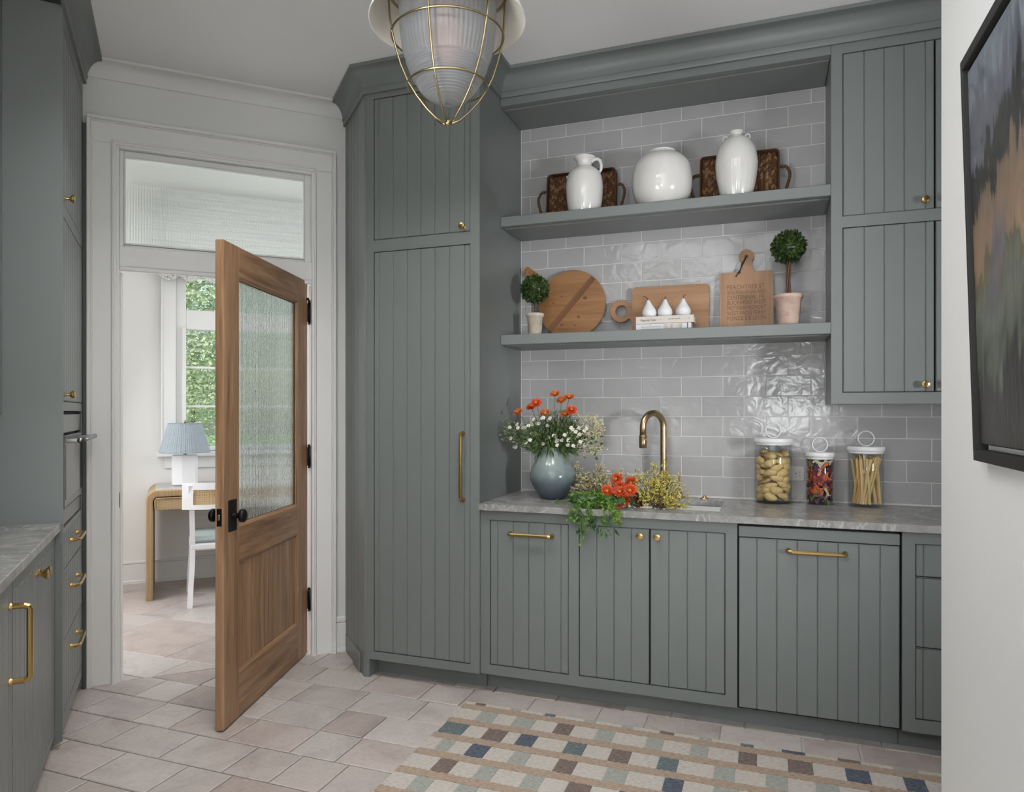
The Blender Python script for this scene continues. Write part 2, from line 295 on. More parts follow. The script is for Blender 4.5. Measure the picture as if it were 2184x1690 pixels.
# ------------------------------------------------------------------ mesh builder
class MB:
    def __init__(s): s.v = []; s.f = []; s.m = []; s.s = []
    def add(s, vs, fs, mi=0, smooth=False, T=None):
        o = len(s.v)
        if T is not None: vs = [T @ Vector(v) for v in vs]
        s.v += [tuple(v) for v in vs]
        for f in fs: s.f.append(tuple(i + o for i in f)); s.m.append(mi); s.s.append(smooth)
        return s
    def box(s, x0, x1, y0, y1, z0, z1, b=0.0, mi=0, T=None):
        if b <= 0:
            vs = [(x, y, z) for x in (x0, x1) for y in (y0, y1) for z in (z0, z1)]
            return s.add(vs, [(0, 1, 3, 2), (4, 6, 7, 5), (0, 4, 5, 1), (2, 3, 7, 6), (0, 2, 6, 4), (1, 5, 7, 3)], mi, T=T)
        b = min(b, (x1 - x0) * .45, (y1 - y0) * .45, (z1 - z0) * .45); vs = []; idx = {}
        for i, x in enumerate((x0, x1)):
            for j, y in enumerate((y0, y1)):
                for k, z in enumerate((z0, z1)):
                    sx, sy, sz = (1 - 2 * i) * b, (1 - 2 * j) * b, (1 - 2 * k) * b
                    for a, p in enumerate(((x, y + sy, z + sz), (x + sx, y, z + sz), (x + sx, y + sy, z))):
                        idx[i, j, k, a] = len(vs); vs.append(p)
        g = lambda i, j, k, a: idx[i, j, k, a]; fs = []
        for i in (0, 1): q = [g(i, 0, 0, 0), g(i, 0, 1, 0), g(i, 1, 1, 0), g(i, 1, 0, 0)]; fs.append(q if i == 0 else q[::-1])
        for j in (0, 1): q = [g(0, j, 0, 1), g(1, j, 0, 1), g(1, j, 1, 1), g(0, j, 1, 1)]; fs.append(q if j == 0 else q[::-1])
        for k in (0, 1): q = [g(0, 0, k, 2), g(0, 1, k, 2), g(1, 1, k, 2), g(1, 0, k, 2)]; fs.append(q if k == 0 else q[::-1])
        for i in (0, 1):
            for j in (0, 1): q = [g(i, j, 0, 0), g(i, j, 1, 0), g(i, j, 1, 1), g(i, j, 0, 1)]; fs.append(q if (i + j) % 2 else q[::-1])
        for i in (0, 1):
            for k in (0, 1): q = [g(i, 0, k, 0), g(i, 1, k, 0), g(i, 1, k, 2), g(i, 0, k, 2)]; fs.append(q[::-1] if (i + k) % 2 else q)
        for j in (0, 1):
            for k in (0, 1): q = [g(0, j, k, 1), g(1, j, k, 1), g(1, j, k, 2), g(0, j, k, 2)]; fs.append(q if (j + k) % 2 else q[::-1])
        for i in (0, 1):
            for j in (0, 1):
                for k in (0, 1): q = [g(i, j, k, 0), g(i, j, k, 1), g(i, j, k, 2)]; fs.append(q if (i + j + k) % 2 else q[::-1])
        return s.add(vs, fs, mi, T=T)
    def lathe(s, prof, seg=32, mi=0, smooth=True, T=None, fr=None, cap=True):
        vs = []; fs = []; n = len(prof)
        for k in range(seg):
            a = 2 * PI * k / seg
            for (r, z) in prof:
                rr = r if fr is None else fr(r, z, a)
                vs.append((rr * cos(a), rr * sin(a), z))
        for k in range(seg):
            k2 = (k + 1) % seg
            for i in range(n - 1):
                fs.append((k * n + i, k2 * n + i, k2 * n + i + 1, k * n + i + 1))
        s.add(vs, fs, mi, smooth, T)
        if cap:
            for i, flip in ((0, True), (n - 1, False)):
                if prof[i][0] > 1e-6:
                    ring = [(prof[i][0] * cos(2 * PI * k / seg), prof[i][0] * sin(2 * PI * k / seg), prof[i][1]) for k in range(seg)]
                    f = tuple(range(seg)); s.add(ring, [f[::-1] if flip else f], mi, False, T)
        return s
    def tube(s, path, r, seg=8, mi=0, closed=False, smooth=True, T=None, flat=1.0, caps=True):
        P = [Vector(p) for p in path]; n = len(P); vs = []; fs = []; up = None
        for i, p in enumerate(P):
            if closed: d = P[(i + 1) % n] - P[i - 1]
            else: d = P[min(i + 1, n - 1)] - P[max(i - 1, 0)]
            d.normalize()
            if up is None: up = Vector((0, 0, 1)) if abs(d.z) < .9 else Vector((1, 0, 0))
            a = d.cross(up); a.normalize(); b = a.cross(d); b.normalize(); up = b
            rr = r[i] if isinstance(r, (list, tuple)) else r
            for k in range(seg):
                t = 2 * PI * k / seg + PI / seg; vs.append(p + a * (rr * cos(t)) + b * (rr * sin(t) * flat))
        m = n if closed else n - 1
        for i in range(m):
            j = (i + 1) % n
            for k in range(seg):
                k2 = (k + 1) % seg; fs.append((i * seg + k, i * seg + k2, j * seg + k2, j * seg + k))
        if not closed and caps: fs.append(tuple(range(seg))[::-1]); fs.append(tuple((n - 1) * seg + k for k in range(seg)))
        return s.add(vs, fs, mi, smooth, T)
    def prism(s, poly, h0, h1, axis='z', mi=0, T=None, b=0.0, smooth=False):
        "extrude polygon (2D) along axis; b = chamfer on both end faces"
        n = len(poly)
        def P(u, v, h): return {'z': (u, v, h), 'y': (u, h, v), 'x': (h, u, v)}[axis]
        c = [sum(p[0] for p in poly) / n, sum(p[1] for p in poly) / n]
        def inset(k):
            out = []
            for i in range(n):
                a, p, q = Vector(poly[i - 1]), Vector(poly[i]), Vector(poly[(i + 1) % n])
                d1 = (p - a).normalized(); d2 = (q - p).normalized(); nn = Vector((-d1.y, d1.x)) + Vector((-d2.y, d2.x))
                if nn.length < 1e-6: nn = Vector((-d1.y, d1.x))
                nn.normalize(); out.append((p.x + nn.x * k * sgn, p.y + nn.y * k * sgn))
            return out
        area = sum(poly[i - 1][0] * poly[i][1] - poly[i][0] * poly[i - 1][1] for i in range(n)); sgn = 1 if area > 0 else -1
        levels = [(poly, h0), (poly, h1)] if b <= 0 else [(inset(b), h0), (poly, h0 + b), (poly, h1 - b), (inset(b), h1)]
        vs = []; fs = []
        for pl, h in levels: vs += [P(u, v, h) for u, v in pl]
        for L in range(len(levels) - 1):
            for i in range(n):
                j = (i + 1) % n; fs.append((L * n + i, L * n + j, (L + 1) * n + j, (L + 1) * n + i))
        s.add(vs, fs, mi, smooth, T)
        s.add([P(u, v, levels[0][1]) for u, v in levels[0][0]], [tuple(range(n))[::-1]], mi, False, T)
        s.add([P(u, v, levels[-1][1]) for u, v in levels[-1][0]], [tuple(range(n))], mi, False, T)
        return s
    def sphere(s, c, r, seg=12, rings=8, mi=0, sq=(1, 1, 1)):
        prof = [(r * sin(PI * i / rings) * 1.0, -r * cos(PI * i / rings)) for i in range(rings + 1)]
        prof[0] = (0, -r); prof[-1] = (0, r)
        return s.lathe(prof, seg, mi, True, Matrix.Translation(c) @ Matrix.Diagonal((*sq, 1)), cap=False)
    def mesh(s, name, mats):
        me = bpy.data.meshes.new(name); me.from_pydata(s.v, [], s.f)
        for m in (mats if isinstance(mats, (list, tuple)) else [mats]): me.materials.append(M[m])
        me.polygons.foreach_set('material_index', s.m); me.polygons.foreach_set('use_smooth', s.s); me.update()
        return me
def fixn(me):
    import bmesh
    bm = bmesh.new(); bm.from_mesh(me); bmesh.ops.recalc_face_normals(bm, faces=bm.faces); bm.to_mesh(me); bm.free()
def smooth_by_angle(o, a=30):
    o.data.polygons.foreach_set('use_smooth', [True] * len(o.data.polygons)); o.data.set_sharp_from_angle(angle=R(a)); return o
def obj(name, mb, mats, parent=None, loc=(0, 0, 0), rz=0.0, rot=None, weld=False, label=None, kind=None):
    me = mb if isinstance(mb, bpy.types.Mesh) else mb.mesh(name, mats)
    if not isinstance(mb, bpy.types.Mesh): fixn(me)
    o = bpy.data.objects.new(name, me); COL.objects.link(o); o.location = loc; o.rotation_euler = rot if rot else (0, 0, rz)
    if parent: o.parent = parent
    if label: o['label'] = label
    if kind: o['kind'] = kind
    return o
def tag(o, label=None, cat=None, group=None, kind=None):
    if label: o['label'] = label
    if cat: o['category'] = cat
    if group: o['group'] = group
    if kind: o['kind'] = kind
    return o
def thing(name, label, cat, loc=(0, 0, 0), rz=0.0, group=None, kind=None, rot=None):
    o = bpy.data.objects.new(name, None); COL.objects.link(o); o.empty_display_size = .05
    o.location = loc; o.rotation_euler = rot if rot else (0, 0, rz); return tag(o, label, cat, group, kind)
def copy_tree(o, parent=None):
    c = o.copy(); COL.objects.link(c); c.parent = parent
    for ch in o.children: copy_tree(ch, c)
    return c
def bev(o, wd, seg=2):
    m = o.modifiers.new('bevel', 'BEVEL'); m.width = wd; m.segments = seg; m.limit_method = 'ANGLE'; m.angle_limit = R(40); return o
A45 = R(45)
def clip(poly, a, b, c):
    "keep the side a*x+b*y<=c"
    out = []
    for i in range(len(poly)):
        p, q = poly[i - 1], poly[i]; dp = a * p[0] + b * p[1] - c; dq = a * q[0] + b * q[1] - c
        if (dp <= 0) != (dq <= 0):
            t = dp / (dp - dq); out.append((p[0] + (q[0] - p[0]) * t, p[1] + (q[1] - p[1]) * t))
        if dq <= 0: out.append(q)
    return out
def area(p): return abs(sum(p[i - 1][0] * p[i][1] - p[i][0] * p[i - 1][1] for i in range(len(p)))) / 2
CH = 3.08       # ceiling height
S2 = 2**.5

# ------------------------------------------------------------------ floor and its tiles
fl = obj('floor', MB().box(-7.5, 5, -3.2, 8.5, -.06, -.004), 'floor_grout'); tag(fl, 'pale pinkish grey terracotta tile floor running through the doorway', kind='structure')
def tile_piece(poly, g, mname, parent, top=0.0):
    cx = sum(p[0] for p in poly) / len(poly); cy = sum(p[1] for p in poly) / len(poly)
    if area(poly) < .0012: return None
    loc = [(p[0] - cx, p[1] - cy) for p in poly]
    n = len(loc); out = []
    ar = sum(loc[i - 1][0] * loc[i][1] - loc[i][0] * loc[i - 1][1] for i in range(n)); sg = 1 if ar > 0 else -1
    for i in range(n):
        a, p, q = Vector(loc[i - 1]), Vector(loc[i]), Vector(loc[(i + 1) % n])
        if (p - a).length < 1e-5 or (q - p).length < 1e-5: continue
        d1 = (p - a).normalized(); d2 = (q - p).normalized(); n1 = Vector((-d1.y, d1.x)) * sg; n2 = Vector((-d2.y, d2.x)) * sg
        den = 1 + n1.dot(n2)
        if den < .2: den = .2
        out.append(tuple(p + (n1 + n2) * (g / den)))
    mb = MB().prism(out, -.004, .0, 'z', b=.0) if False else MB()
    m = len(out)
    if m < 3: return None
    ins = [(x * (1 - .006 / max(.05, math.hypot(x, y))), y * (1 - .006 / max(.05, math.hypot(x, y)))) for x, y in out]
    mb.add([(x, y, -.003) for x, y in out] + [(x, y, .0015) for x, y in out] + [(x, y, .004) for x, y in ins], [((i), (i + 1) % m, m + (i + 1) % m, m + i) for i in range(m)] + [(m + i, m + (i + 1) % m, 2 * m + (i + 1) % m, 2 * m + i) for i in range(m)] + [tuple(range(2 * m, 3 * m))])
    o = obj('tile', mb, mname, parent, (cx, cy, top))
    o.rotation_euler = (random.uniform(-.002, .002), random.uniform(-.002, .002), 0)
    return o
YL = [1.28, 1.495, 1.71, 1.925, 2.139, 2.355, 2.568, 2.785, 3.002, 3.21, 3.42, 3.62]
ANCH = {1.925: -2.37, 2.139: -2.735, 2.355: -2.905, 2.568: -2.09, 2.785: -2.095, 3.002: -2.16}
PAT = {1.925: [.31, .21, .31], 2.139: [.205, .31, .31, .213], 2.355: [.31, .205, .31, .31, .21]}
NB = 4.035   # threshold line (N)
for r_ in range(len(YL) - 1):
    y0, y1 = YL[r_], YL[r_ + 1]; pat = PAT.get(y0, random.choice([[.31, .315, .21], [.31, .205, .31, .31], [.315, .205]]))
    x = ANCH.get(y0, -2.2 + random.uniform(-.15, .15)); edges = [x]; k = 0
    while edges[-1] < 1.3: edges.append(edges[-1] + pat[k % len(pat)]); k += 1
    k = 0
    while edges[0] > -4.0: edges.insert(0, edges[0] - pat[::-1][k % len(pat)]); k += 1
    for a, b in zip(edges, edges[1:]):
        poly = [(a, y0), (b, y0), (b, y1), (a, y1)]
        poly = clip(poly, -1 / S2, 1 / S2, NB)               # N <= NB
        poly = clip(poly, -1 / S2, -1 / S2, .52)             # U >= -0.52
        if len(poly) > 2 and area(poly) > .0012: tile_piece(poly, .0028, 'floor_tile', fl)
y = 2.08; rows = [2.08, 2.44, 2.76, 3.03, 3.61, 4.2, 4.8, 5.4]
for r_ in range(len(rows) - 1):
    y0, y1 = rows[r_], rows[r_ + 1]; x = -6.2 + (0.3 if r_ % 2 else 0) + (-.09 if r_ == 3 else 0)
    while x < -1.2:
        wd = .58 if r_ != 2 else .82
        poly = [(x, y0), (x + wd, y0), (x + wd, y1), (x, y1)]; x += wd
        poly = clip(poly, 1 / S2, -1 / S2, -NB); poly = clip(poly, -1 / S2, 1 / S2, 6.29); poly = clip(poly, -1 / S2, -1 / S2, 1.2); poly = clip(poly, 1 / S2, 1 / S2, 2.2)
        if len(poly) > 2 and area(poly) > .0012: tile_piece(poly, .0018, 'floor_tile', fl)

# ------------------------------------------------------------------ ceiling and walls
tag(obj('ceiling', MB().box(-8, 7, -9, 6.42, CH, CH + .12), 'ceiling_paint', rz=A45), 'smooth white painted ceiling', kind='structure')
X0 = -1.285; YB = 3.785
wb_ = obj('wall_back', MB().box(-2.25, 3.3, YB - .0062, YB + .14, 0, CH), 'grout'); tag(wb_, 'wall behind the sink clad in glossy pale grey subway tiles', kind='structure')
tag(obj('wall_left', MB().box(-1.16, -1.04, 1.0, 4.04, 0, CH), 'wall_paint', rz=A45), 'wall behind the left run of cabinets', kind='structure')
# doorway wall, in (U, N) axes: opening U -.25..0.70, z 0..2.665
dw = MB(); dw.box(-1.16, -.262, 4.04, 4.16, 0, CH); dw.box(.702, 1.4, 4.04, 4.16, 0, CH); dw.box(-.262, .702, 4.04, 4.16, 2.684, CH)
tag(obj('wall_corner', dw, 'wall_paint', rz=A45), 'white wall that holds the doorway and its transom', kind='structure')
tag(obj('wall_right', MB().box(.425, .545, -2.9, 2.148, 0, CH, .004), 'wall_paint'), 'white partition wall on the right carrying the painting', kind='structure')
tag(obj('wall_far_left', MB().box(-5, -1.50, -.12, .0, 0, CH), 'sage_paint'), 'plain wall turning away behind the left cabinets', kind='structure'); tag(obj('wall_left_end', MB().box(-5, -4.9, -2.9, -.12, 0, CH), 'sage_paint'), 'plain wall at the left end behind the viewpoint', kind='structure')  # unseen walls, here and at the rear, coloured sage to lower frontal fill light
tag(obj('wall_rear', MB().box(-5, 3.3, -3.0, -2.9, 0, CH), 'sage_paint'), 'plain wall at the end behind the viewpoint', kind='structure')
tag(obj('wall_far_right', MB().box(3.2, 3.3, -2.9, 3.9, 0, CH), 'wall_paint'), 'plain wall beyond the partition', kind='structure')
# hall beyond
NW = 6.29
hw = MB(); hw.box(-1.3, .02, NW, NW + .14, 0, CH); hw.box(1.66, 2.5, NW, NW + .14, 0, CH); hw.box(.02, 1.66, NW, NW + .14, 0, 1.03); hw.box(.02, 1.66, NW, NW + .14, 2.47, CH); hw.box(.80, .88, NW, NW + .14, 1.03, 2.47)
tag(obj('wall_hall_end', hw, 'hall_paint', rz=A45), 'cream wall with the tall window at the end of the hall', kind='structure')
tag(obj('wall_hall_left', MB().box(-1.3, -1.2, 4.16, NW + .14, 0, CH), 'hall_paint', rz=A45), 'cream wall on the left of the hall', kind='structure')
tag(obj('wall_hall_right', MB().box(2.42, 2.52, 4.3, NW + .14, 0, CH), 'hall_paint', rz=A45), 'cream wall on the right of the hall', kind='structure')
hb = MB(); hb.box(-1.2, 2.4, NW - .014, NW, 0, .16, .003); hb.box(-1.2, 2.4, NW - .02, NW, .16, .18, .004); hb.box(-1.2, 2.4, NW - .024, NW, 0, .03, .004)
tag(obj('baseboard_hall', hb, 'trim_paint', rz=A45), 'white baseboard along the end wall of the hall', kind='structure')
kb = MB(); kb.box(.828, .884, 4.022, 4.04, 0, .165, .002); kb.box(.828, .884, 4.018, 4.04, .165, .2, .006); kb.box(-.40, -.386, 4.02, 4.04, 0, .2, .002); kb.box(.828, .884, 4.014, 4.04, 0, .025, .003)
tag(obj('baseboard_corner', kb, 'trim_paint', rz=A45), 'short white baseboard between the door casing and the tall cabinet', kind='structure')
def cove(n=8, h=.085, p=.075, x0=.004):
    return [(x0, 0.0)] + [(x0 + p * (1 - cos(PI / 2 * i / n)), h * sin(PI / 2 * i / n)) for i in range(n + 1)][1:]
def sweep(prof, path, closed=False):
    "prof: (out, z); path: plan points, outward = right of travel direction"
    P = [Vector(p) for p in path]; mb = MB(); n = len(prof); vs = []
    for i, p in enumerate(P):
        d1 = (P[i] - P[i - 1]).normalized() if i > 0 else (P[1] - P[0]).normalized()
        d2 = (P[i + 1] - P[i]).normalized() if i < len(P) - 1 else d1
        n1 = Vector((d1.y, -d1.x)); n2 = Vector((d2.y, -d2.x)); m = (n1 + n2) / (1 + n1.dot(n2))
        for o, z in prof: vs.append((p.x + m.x * o, p.y + m.y * o, z))
    fs = []
    for i in range(len(P) - 1):
        for k in range(n):
            k2 = (k + 1) % n; fs.append((i * n + k, i * n + k2, (i + 1) * n + k2, (i + 1) * n + k))
    fs.append(tuple(range(n))); fs.append(tuple((len(P) - 1) * n + k for k in range(n))[::-1]); mb.add(vs, fs); return mb
def pt(u, n): v = UN(u, n); return (v.x, v.y)
cz = 2.955
cprof = [(0, cz), (.012, cz), (.014, cz + .004), (.014, cz + .026), (.019, cz + .029), (.019, cz + .036)] + [(.019 + .06 * (1 - cos(PI / 2 * i / 8)), cz + .036 + .07 * sin(PI / 2 * i / 8)) for i in range(1, 9)] + [(.085, cz + .107), (.085, CH - .001), (0, CH - .001)]
tag(smooth_by_angle(obj('trim_1', sweep(cprof, [pt(.885, 4.038), (-1.913, 3.163), (X0, 3.163), (X0, 3.447), (1.9, 3.447)]), 'sage_paint')), 'grey green crown moulding over the sink wall cabinets', kind='structure')
tag(smooth_by_angle(obj('trim_2', sweep(cprof, [pt(-.40, 1.2), pt(-.40, 4.038)]), 'sage_paint')), 'grey green crown moulding over the left cabinets', kind='structure')
wprof = [(0, 2.995), (.006, 2.995), (.008, 3.003)] + [(.008 + .05 * (1 - cos(PI / 2 * i / 6)), 3.003 + .06 * sin(PI / 2 * i / 6)) for i in range(1, 7)] + [(.064, 3.066), (.064, CH - .001), (0, CH - .001)]
tag(smooth_by_angle(obj('trim_3', sweep(wprof, [pt(-1.0, 4.039), pt(.95, 4.039)]), 'wall_paint')), 'white crown moulding above the doorway', kind='structure')
# door casing (trim_4) in (U, N)
cs_ = MB()
def frame_rect(mb, u0, u1, z1, n0, n1, wd, bot=0.0, b=.003):
    mb.box(u0, u0 + wd, n0, n1, bot, z1 - wd, b); mb.box(u1 - wd, u1, n0, n1, bot, z1 - wd, b); mb.box(u0, u1, n0, n1, z1 - wd, z1, b)
frame_rect(cs_, -.384, .826, 2.802, 3.999, 4.04, .018); frame_rect(cs_, -.367, .809, 2.785, 4.008, 4.04, .008)
frame_rect(cs_, -.384, .826, 2.802, 4.02, 4.04, .122)
frame_rect(cs_, -.276, .716, 2.694, 4.004, 4.05, .010); frame_rect(cs_, -.268, .708, 2.686, 4.010, 4.06, .014)
tag(obj('trim_4', cs_, 'trim_paint', rz=A45), 'wide white moulded casing around door and transom', kind='structure')
jm = MB(); jm.box(-.262, -.244, 4.02, 4.175, 0, 2.684, .002); jm.box(.702 - .004, .702 + .02, 4.02, 4.175, 0, 2.684, .002); jm.box(-.244, .698, 4.02, 4.175, 2.66, 2.684, .002)
jm.box(-.244, .698, 4.022, 4.165, 2.073, 2.172, .003); jm.box(-.244, .698, 4.022, 4.034, 2.052, 2.073, .003)
jm.box(-.244, -.232, 4.075, 4.12, 0, 2.05, .002); jm.box(.686, .698, 4.075, 4.12, 0, 2.05, .002)
tag(obj('trim_5', jm, 'trim_paint', rz=A45), 'white door jamb with stop and transom bar', kind='structure')
tag(obj('strike_plate', MB().box(-.2445, -.242, 4.035, 4.06, .87, .945, .002).box(-.249, -.242, 4.026, 4.036, .885, .93, .003), 'black_iron', rz=A45), 'black strike plate on the left white door jamb', 'strike plate')

def fluted(x0, x1, z0, z1, pitch=.0127, depth=.0011, th=.004, seg=8):
    n = round((x1 - x0) / pitch); xs = []; ys = []
    for i in range(n):
        for k in range(seg): xs.append(x0 + (x1 - x0) * (i + k / seg) / n); ys.append(-th / 2 - depth * sin(PI * k / seg))
    xs.append(x1); ys.append(-th / 2); mb = MB(); m = len(xs); vs = []
    for z in (z0, z1): vs += [(x, y_, z) for x, y_ in zip(xs, ys)]
    mb.add(vs, [(i, i + 1, m + i + 1, m + i) for i in range(m - 1)], smooth=True)
    mb.add([(x0, th / 2, z0), (x1, th / 2, z0), (x1, th / 2, z1), (x0, th / 2, z1)], [(1, 0, 3, 2)])
    return mb
w2 = thing('window_2', 'white framed transom of vertical fluted glass over the doorway', None, UN(0, 4.07, 0), A45, kind='structure')
tf = MB(); tf.box(-.244, -.224, -.02, .02, 2.172, 2.66, .003); tf.box(.660, .698, -.02, .02, 2.172, 2.66, .003); tf.box(-.224, .660, -.02, .02, 2.172, 2.188, .003); tf.box(-.224, .660, -.02, .02, 2.628, 2.66, .003)
obj('sash', tf, 'trim_paint', w2)
tb = MB(); tb.box(-.224, -.216, -.03, -.012, 2.188, 2.628, .002); tb.box(.652, .660, -.03, -.012, 2.188, 2.628, .002); tb.box(-.216, .652, -.03, -.012, 2.188, 2.196, .002); tb.box(-.216, .652, -.03, -.012, 2.62, 2.628, .002)
obj('glazing_bead', tb, 'trim_paint', w2)
obj('pane', fluted(-.224, .660, 2.188, 2.628), 'fluted_glass', w2)

# ------------------------------------------------------------------ hall window
def window(name, u0, u1, label):
    w_ = thing(name, label, None, UN(u0, NW, 0), A45, kind='structure'); L = u1 - u0
    f = MB(); f.box(0, .075, .02, .12, 1.03, 2.47, .004); f.box(L - .075, L, .02, .12, 1.03, 2.47, .004); f.box(.075, L - .075, .02, .12, 1.03, 1.065, .004); f.box(.075, L - .075, .02, .12, 2.015, 2.172, .004); f.box(.075, L - .075, .02, .12, 2.44, 2.47, .004)
    f.box(.045, .075, .0, .02, 1.05, 2.03, .004); obj('frame', f, 'trim_paint', w_)
    for z in (1.392, 1.709): obj('muntin', MB().box(.07, L - .07, .05, .075, z - .009, z + .009, .003), 'trim_paint', w_)
    obj('pane', MB().box(.07, L - .07, .06, .064, 1.06, 2.02), 'clear_glass', w_); obj('pane', MB().box(.07, L - .07, .06, .064, 2.17, 2.445), 'clear_glass', w_)
    obj('latch', MB().box(.20, .26, .035, .05, 1.05, 1.062, .003), 'black_iron', w_)
    return w_
window('window_1', .02, .80, 'white casement with two muntins behind the desk lamp'); window('window_3', .88, 1.66, 'white casement seen through the fluted door glass')
wc = MB(); wc.box(-.09, .02, NW - .02, NW, 1.03, 2.55, .004); wc.box(-.09, -.075, NW - .035, NW, 1.03, 2.55, .004); wc.box(.80, .88, NW - .02, NW, 1.03, 2.5, .004); wc.box(1.66, 1.77, NW - .02, NW, 1.03, 2.55, .004); wc.box(-.09, 1.77, NW - .02, NW, 2.47, 2.56, .004)
wc.box(-.12, 1.8, NW - .07, NW + .03, .99, 1.03, .006); wc.box(-.06, 1.74, NW - .02, NW, .895, .99, .006)
tag(obj('trim_6', wc, 'trim_paint', rz=A45), 'white window casing with deep sill in the hall', kind='structure')
rs = thing('roman_shade', 'printed window shade with scalloped lower edge above the hall window', 'window shade', UN(-.115, 6.2, 0), A45)
sc_ = []; n = 12; L = 1.92
for i in range(n):
    for k in range(6): a = PI * k / 6; sc_.append((L * (i + k / 6) / n, 2.425 - .045 * sin(a)))
sc_.append((L, 2.425)); obj('cloth', MB().prism(sc_ + [(L, 2.78), (0, 2.78)], -.006, .006, 'y'), 'shade_print', rs)
obj('head_rail', MB().box(0, L, .006, .09, 2.74, 2.78, .004), 'trim_paint', rs)

# outdoors
tag(obj('lawn', MB().box(-60, 60, NW + .5, 60, -.6, -.5), 'lawn', rz=A45), 'green lawn outside the hall window', kind='structure')
def leafcloud(cs, n, size, rng):
    mb = MB()
    for _ in range(n):
        c, rad = rng.choice(cs); d = Vector((rng.gauss(0, 1), rng.gauss(0, 1), rng.gauss(0, 1))).normalized() * rad * (rng.random()**.35); p = Vector(c) + d
        a = Vector((rng.gauss(0, 1), rng.gauss(0, 1), rng.gauss(0, .6))).normalized(); b = a.cross(Vector((rng.gauss(0, 1), rng.gauss(0, 1), rng.gauss(0, 1)))).normalized(); s_ = size * rng.uniform(.6, 1.3)
        mb.add([p - a * s_, p + b * s_ * .45, p + a * s_, p - b * s_ * .45], [(0, 1, 2, 3)])
    return mb
rng = random.Random(3)
for i, (u, n_, h, lab) in enumerate([(1.0, 14.0, 7.0, 'broad pale green tree straight outside the hall window'), (6.4, 15.5, 7.5, 'pale green tree on the right outside the hall window'), (-3.0, 16.5, 7.0, 'pale green tree on the left outside the hall window'), (.5, 24, 9.5, 'taller tree standing behind the others outside')]):
    tr_ = thing('tree', lab, 'tree', UN(u, n_, -.5), A45)
    obj('trunk', MB().tube([(0, 0, 0), (.1, 0, h * .3), (-.05, .1, h * .6), (0, 0, h * .85)], [.08, .06, .04, .02], 8), 'bark', tr_)
    cs2 = [((rng.uniform(-1, 1) * h * .27, rng.uniform(-1, 1) * h * .22, rng.uniform(.10, .95) * h), rng.uniform(.10, .17) * h) for _ in range(44)]
    obj('foliage', leafcloud(cs2, 46000, .052, rng), 'tree_leaf', tr_, kind='stuff')

# ------------------------------------------------------------------ back wall tiles
def tmesh(wd, ht): return MB().box(-wd / 2, wd / 2, -.007, .001, -ht / 2, ht / 2, .0016)
cache = {}
PW, PH = .2045, .1015
for k in range(-1, 20):
    z0, z1 = 1.02 + PH * (k - 1), 1.02 + PH * k
    z0c = max(z0, .913); z1c = min(z1, 2.915)
    if z1c - z0c < .02: continue
    x = (-1.13 if k % 2 == 0 else -1.231) - PW * 2
    while x < .95:
        a, b = max(x, X0 + .002), min(x + PW, .95); x += PW
        if b - a < .015: continue
        if z0c > 1.39 and a > .27: continue
        if z0c > 1.39: b = min(b, .262)
        if b - a < .015: continue
        if (a < .15 and b > .11) and z0c < 1.03 and z1c > 1.03: pass
        wd, ht = round(b - a - .0032, 4), round(z1c - z0c - .0032, 4)
        if (wd, ht) not in cache: cache[(wd, ht)] = tmesh(wd, ht).mesh('tile', 'zellige'); fixn(cache[(wd, ht)])
        o = obj('tile', cache[(wd, ht)], None, wb_, ((a + b) / 2, YB - .0005, (z0c + z1c) / 2)); o.rotation_euler = (random.uniform(-.006, .006), 0, random.uniform(-.005, .005))

# ------------------------------------------------------------------ cabinet hardware and doors
def knob_mb(d=-1):
    T = Matrix.Rotation(R(90), 4, 'X')
    mb = MB(); mb.lathe([(.010, 0), (.010, .003), (.0055, .006), (.0055, .016), (.009, .020), (.0155, .026), (.0165, .033), (.0150, .0355), (.008, .0368), (0, .0372)], 8, 0, False, T @ Matrix.Rotation(PI / 8, 4, 'Z')); return mb
def pull_mb(length, vertical=False, so=.034, r=.0082):
    h = length / 2; pts = [(-h, 0, 0), (-h, -so * .72, 0), (-h + .004, -so * .93, 0), (-h + .012, -so, 0), (h - .012, -so, 0), (h - .004, -so * .93, 0), (h, -so * .72, 0), (h, 0, 0)]
    T = Matrix.Rotation(R(90), 4, 'Y') if vertical else Matrix.Identity(4); mb = MB(); mb.tube(pts, r, 8, T=T, smooth=False)
    Tx = Matrix.Rotation(R(90), 4, 'X')
    for s_ in (-h, h): mb.lathe([(.0115, 0), (.0115, .004), (.0085, .008), (.0075, .013)], 12, T=T @ Matrix.Translation((s_, 0, 0)) @ Tx)
    return mb
def beaded(parent, x0, x1, z0, z1, cuts, yf=0.0, name='door', mat='sage_paint', label=None, gap=.003, lying=False):
    "a slab door with separate boards; local front is -y"
    x0 += gap; x1 -= gap; z0 += gap; z1 -= gap
    d = obj(name, MB().box(x0, x1, yf + .007, yf + .02, z0, z1, .001), mat, parent, label=label)
    e = [x0] + [c for c in cuts if x0 + .006 < c < x1 - .006] + [x1]
    for a, b in zip(e, e[1:]):
        g = .0004
        obj('board', MB().box(a + (g if a > x0 else 0), b - (g if b < x1 else 0), yf, yf + .0074, z0, z1, .0032), mat, d)
    return d
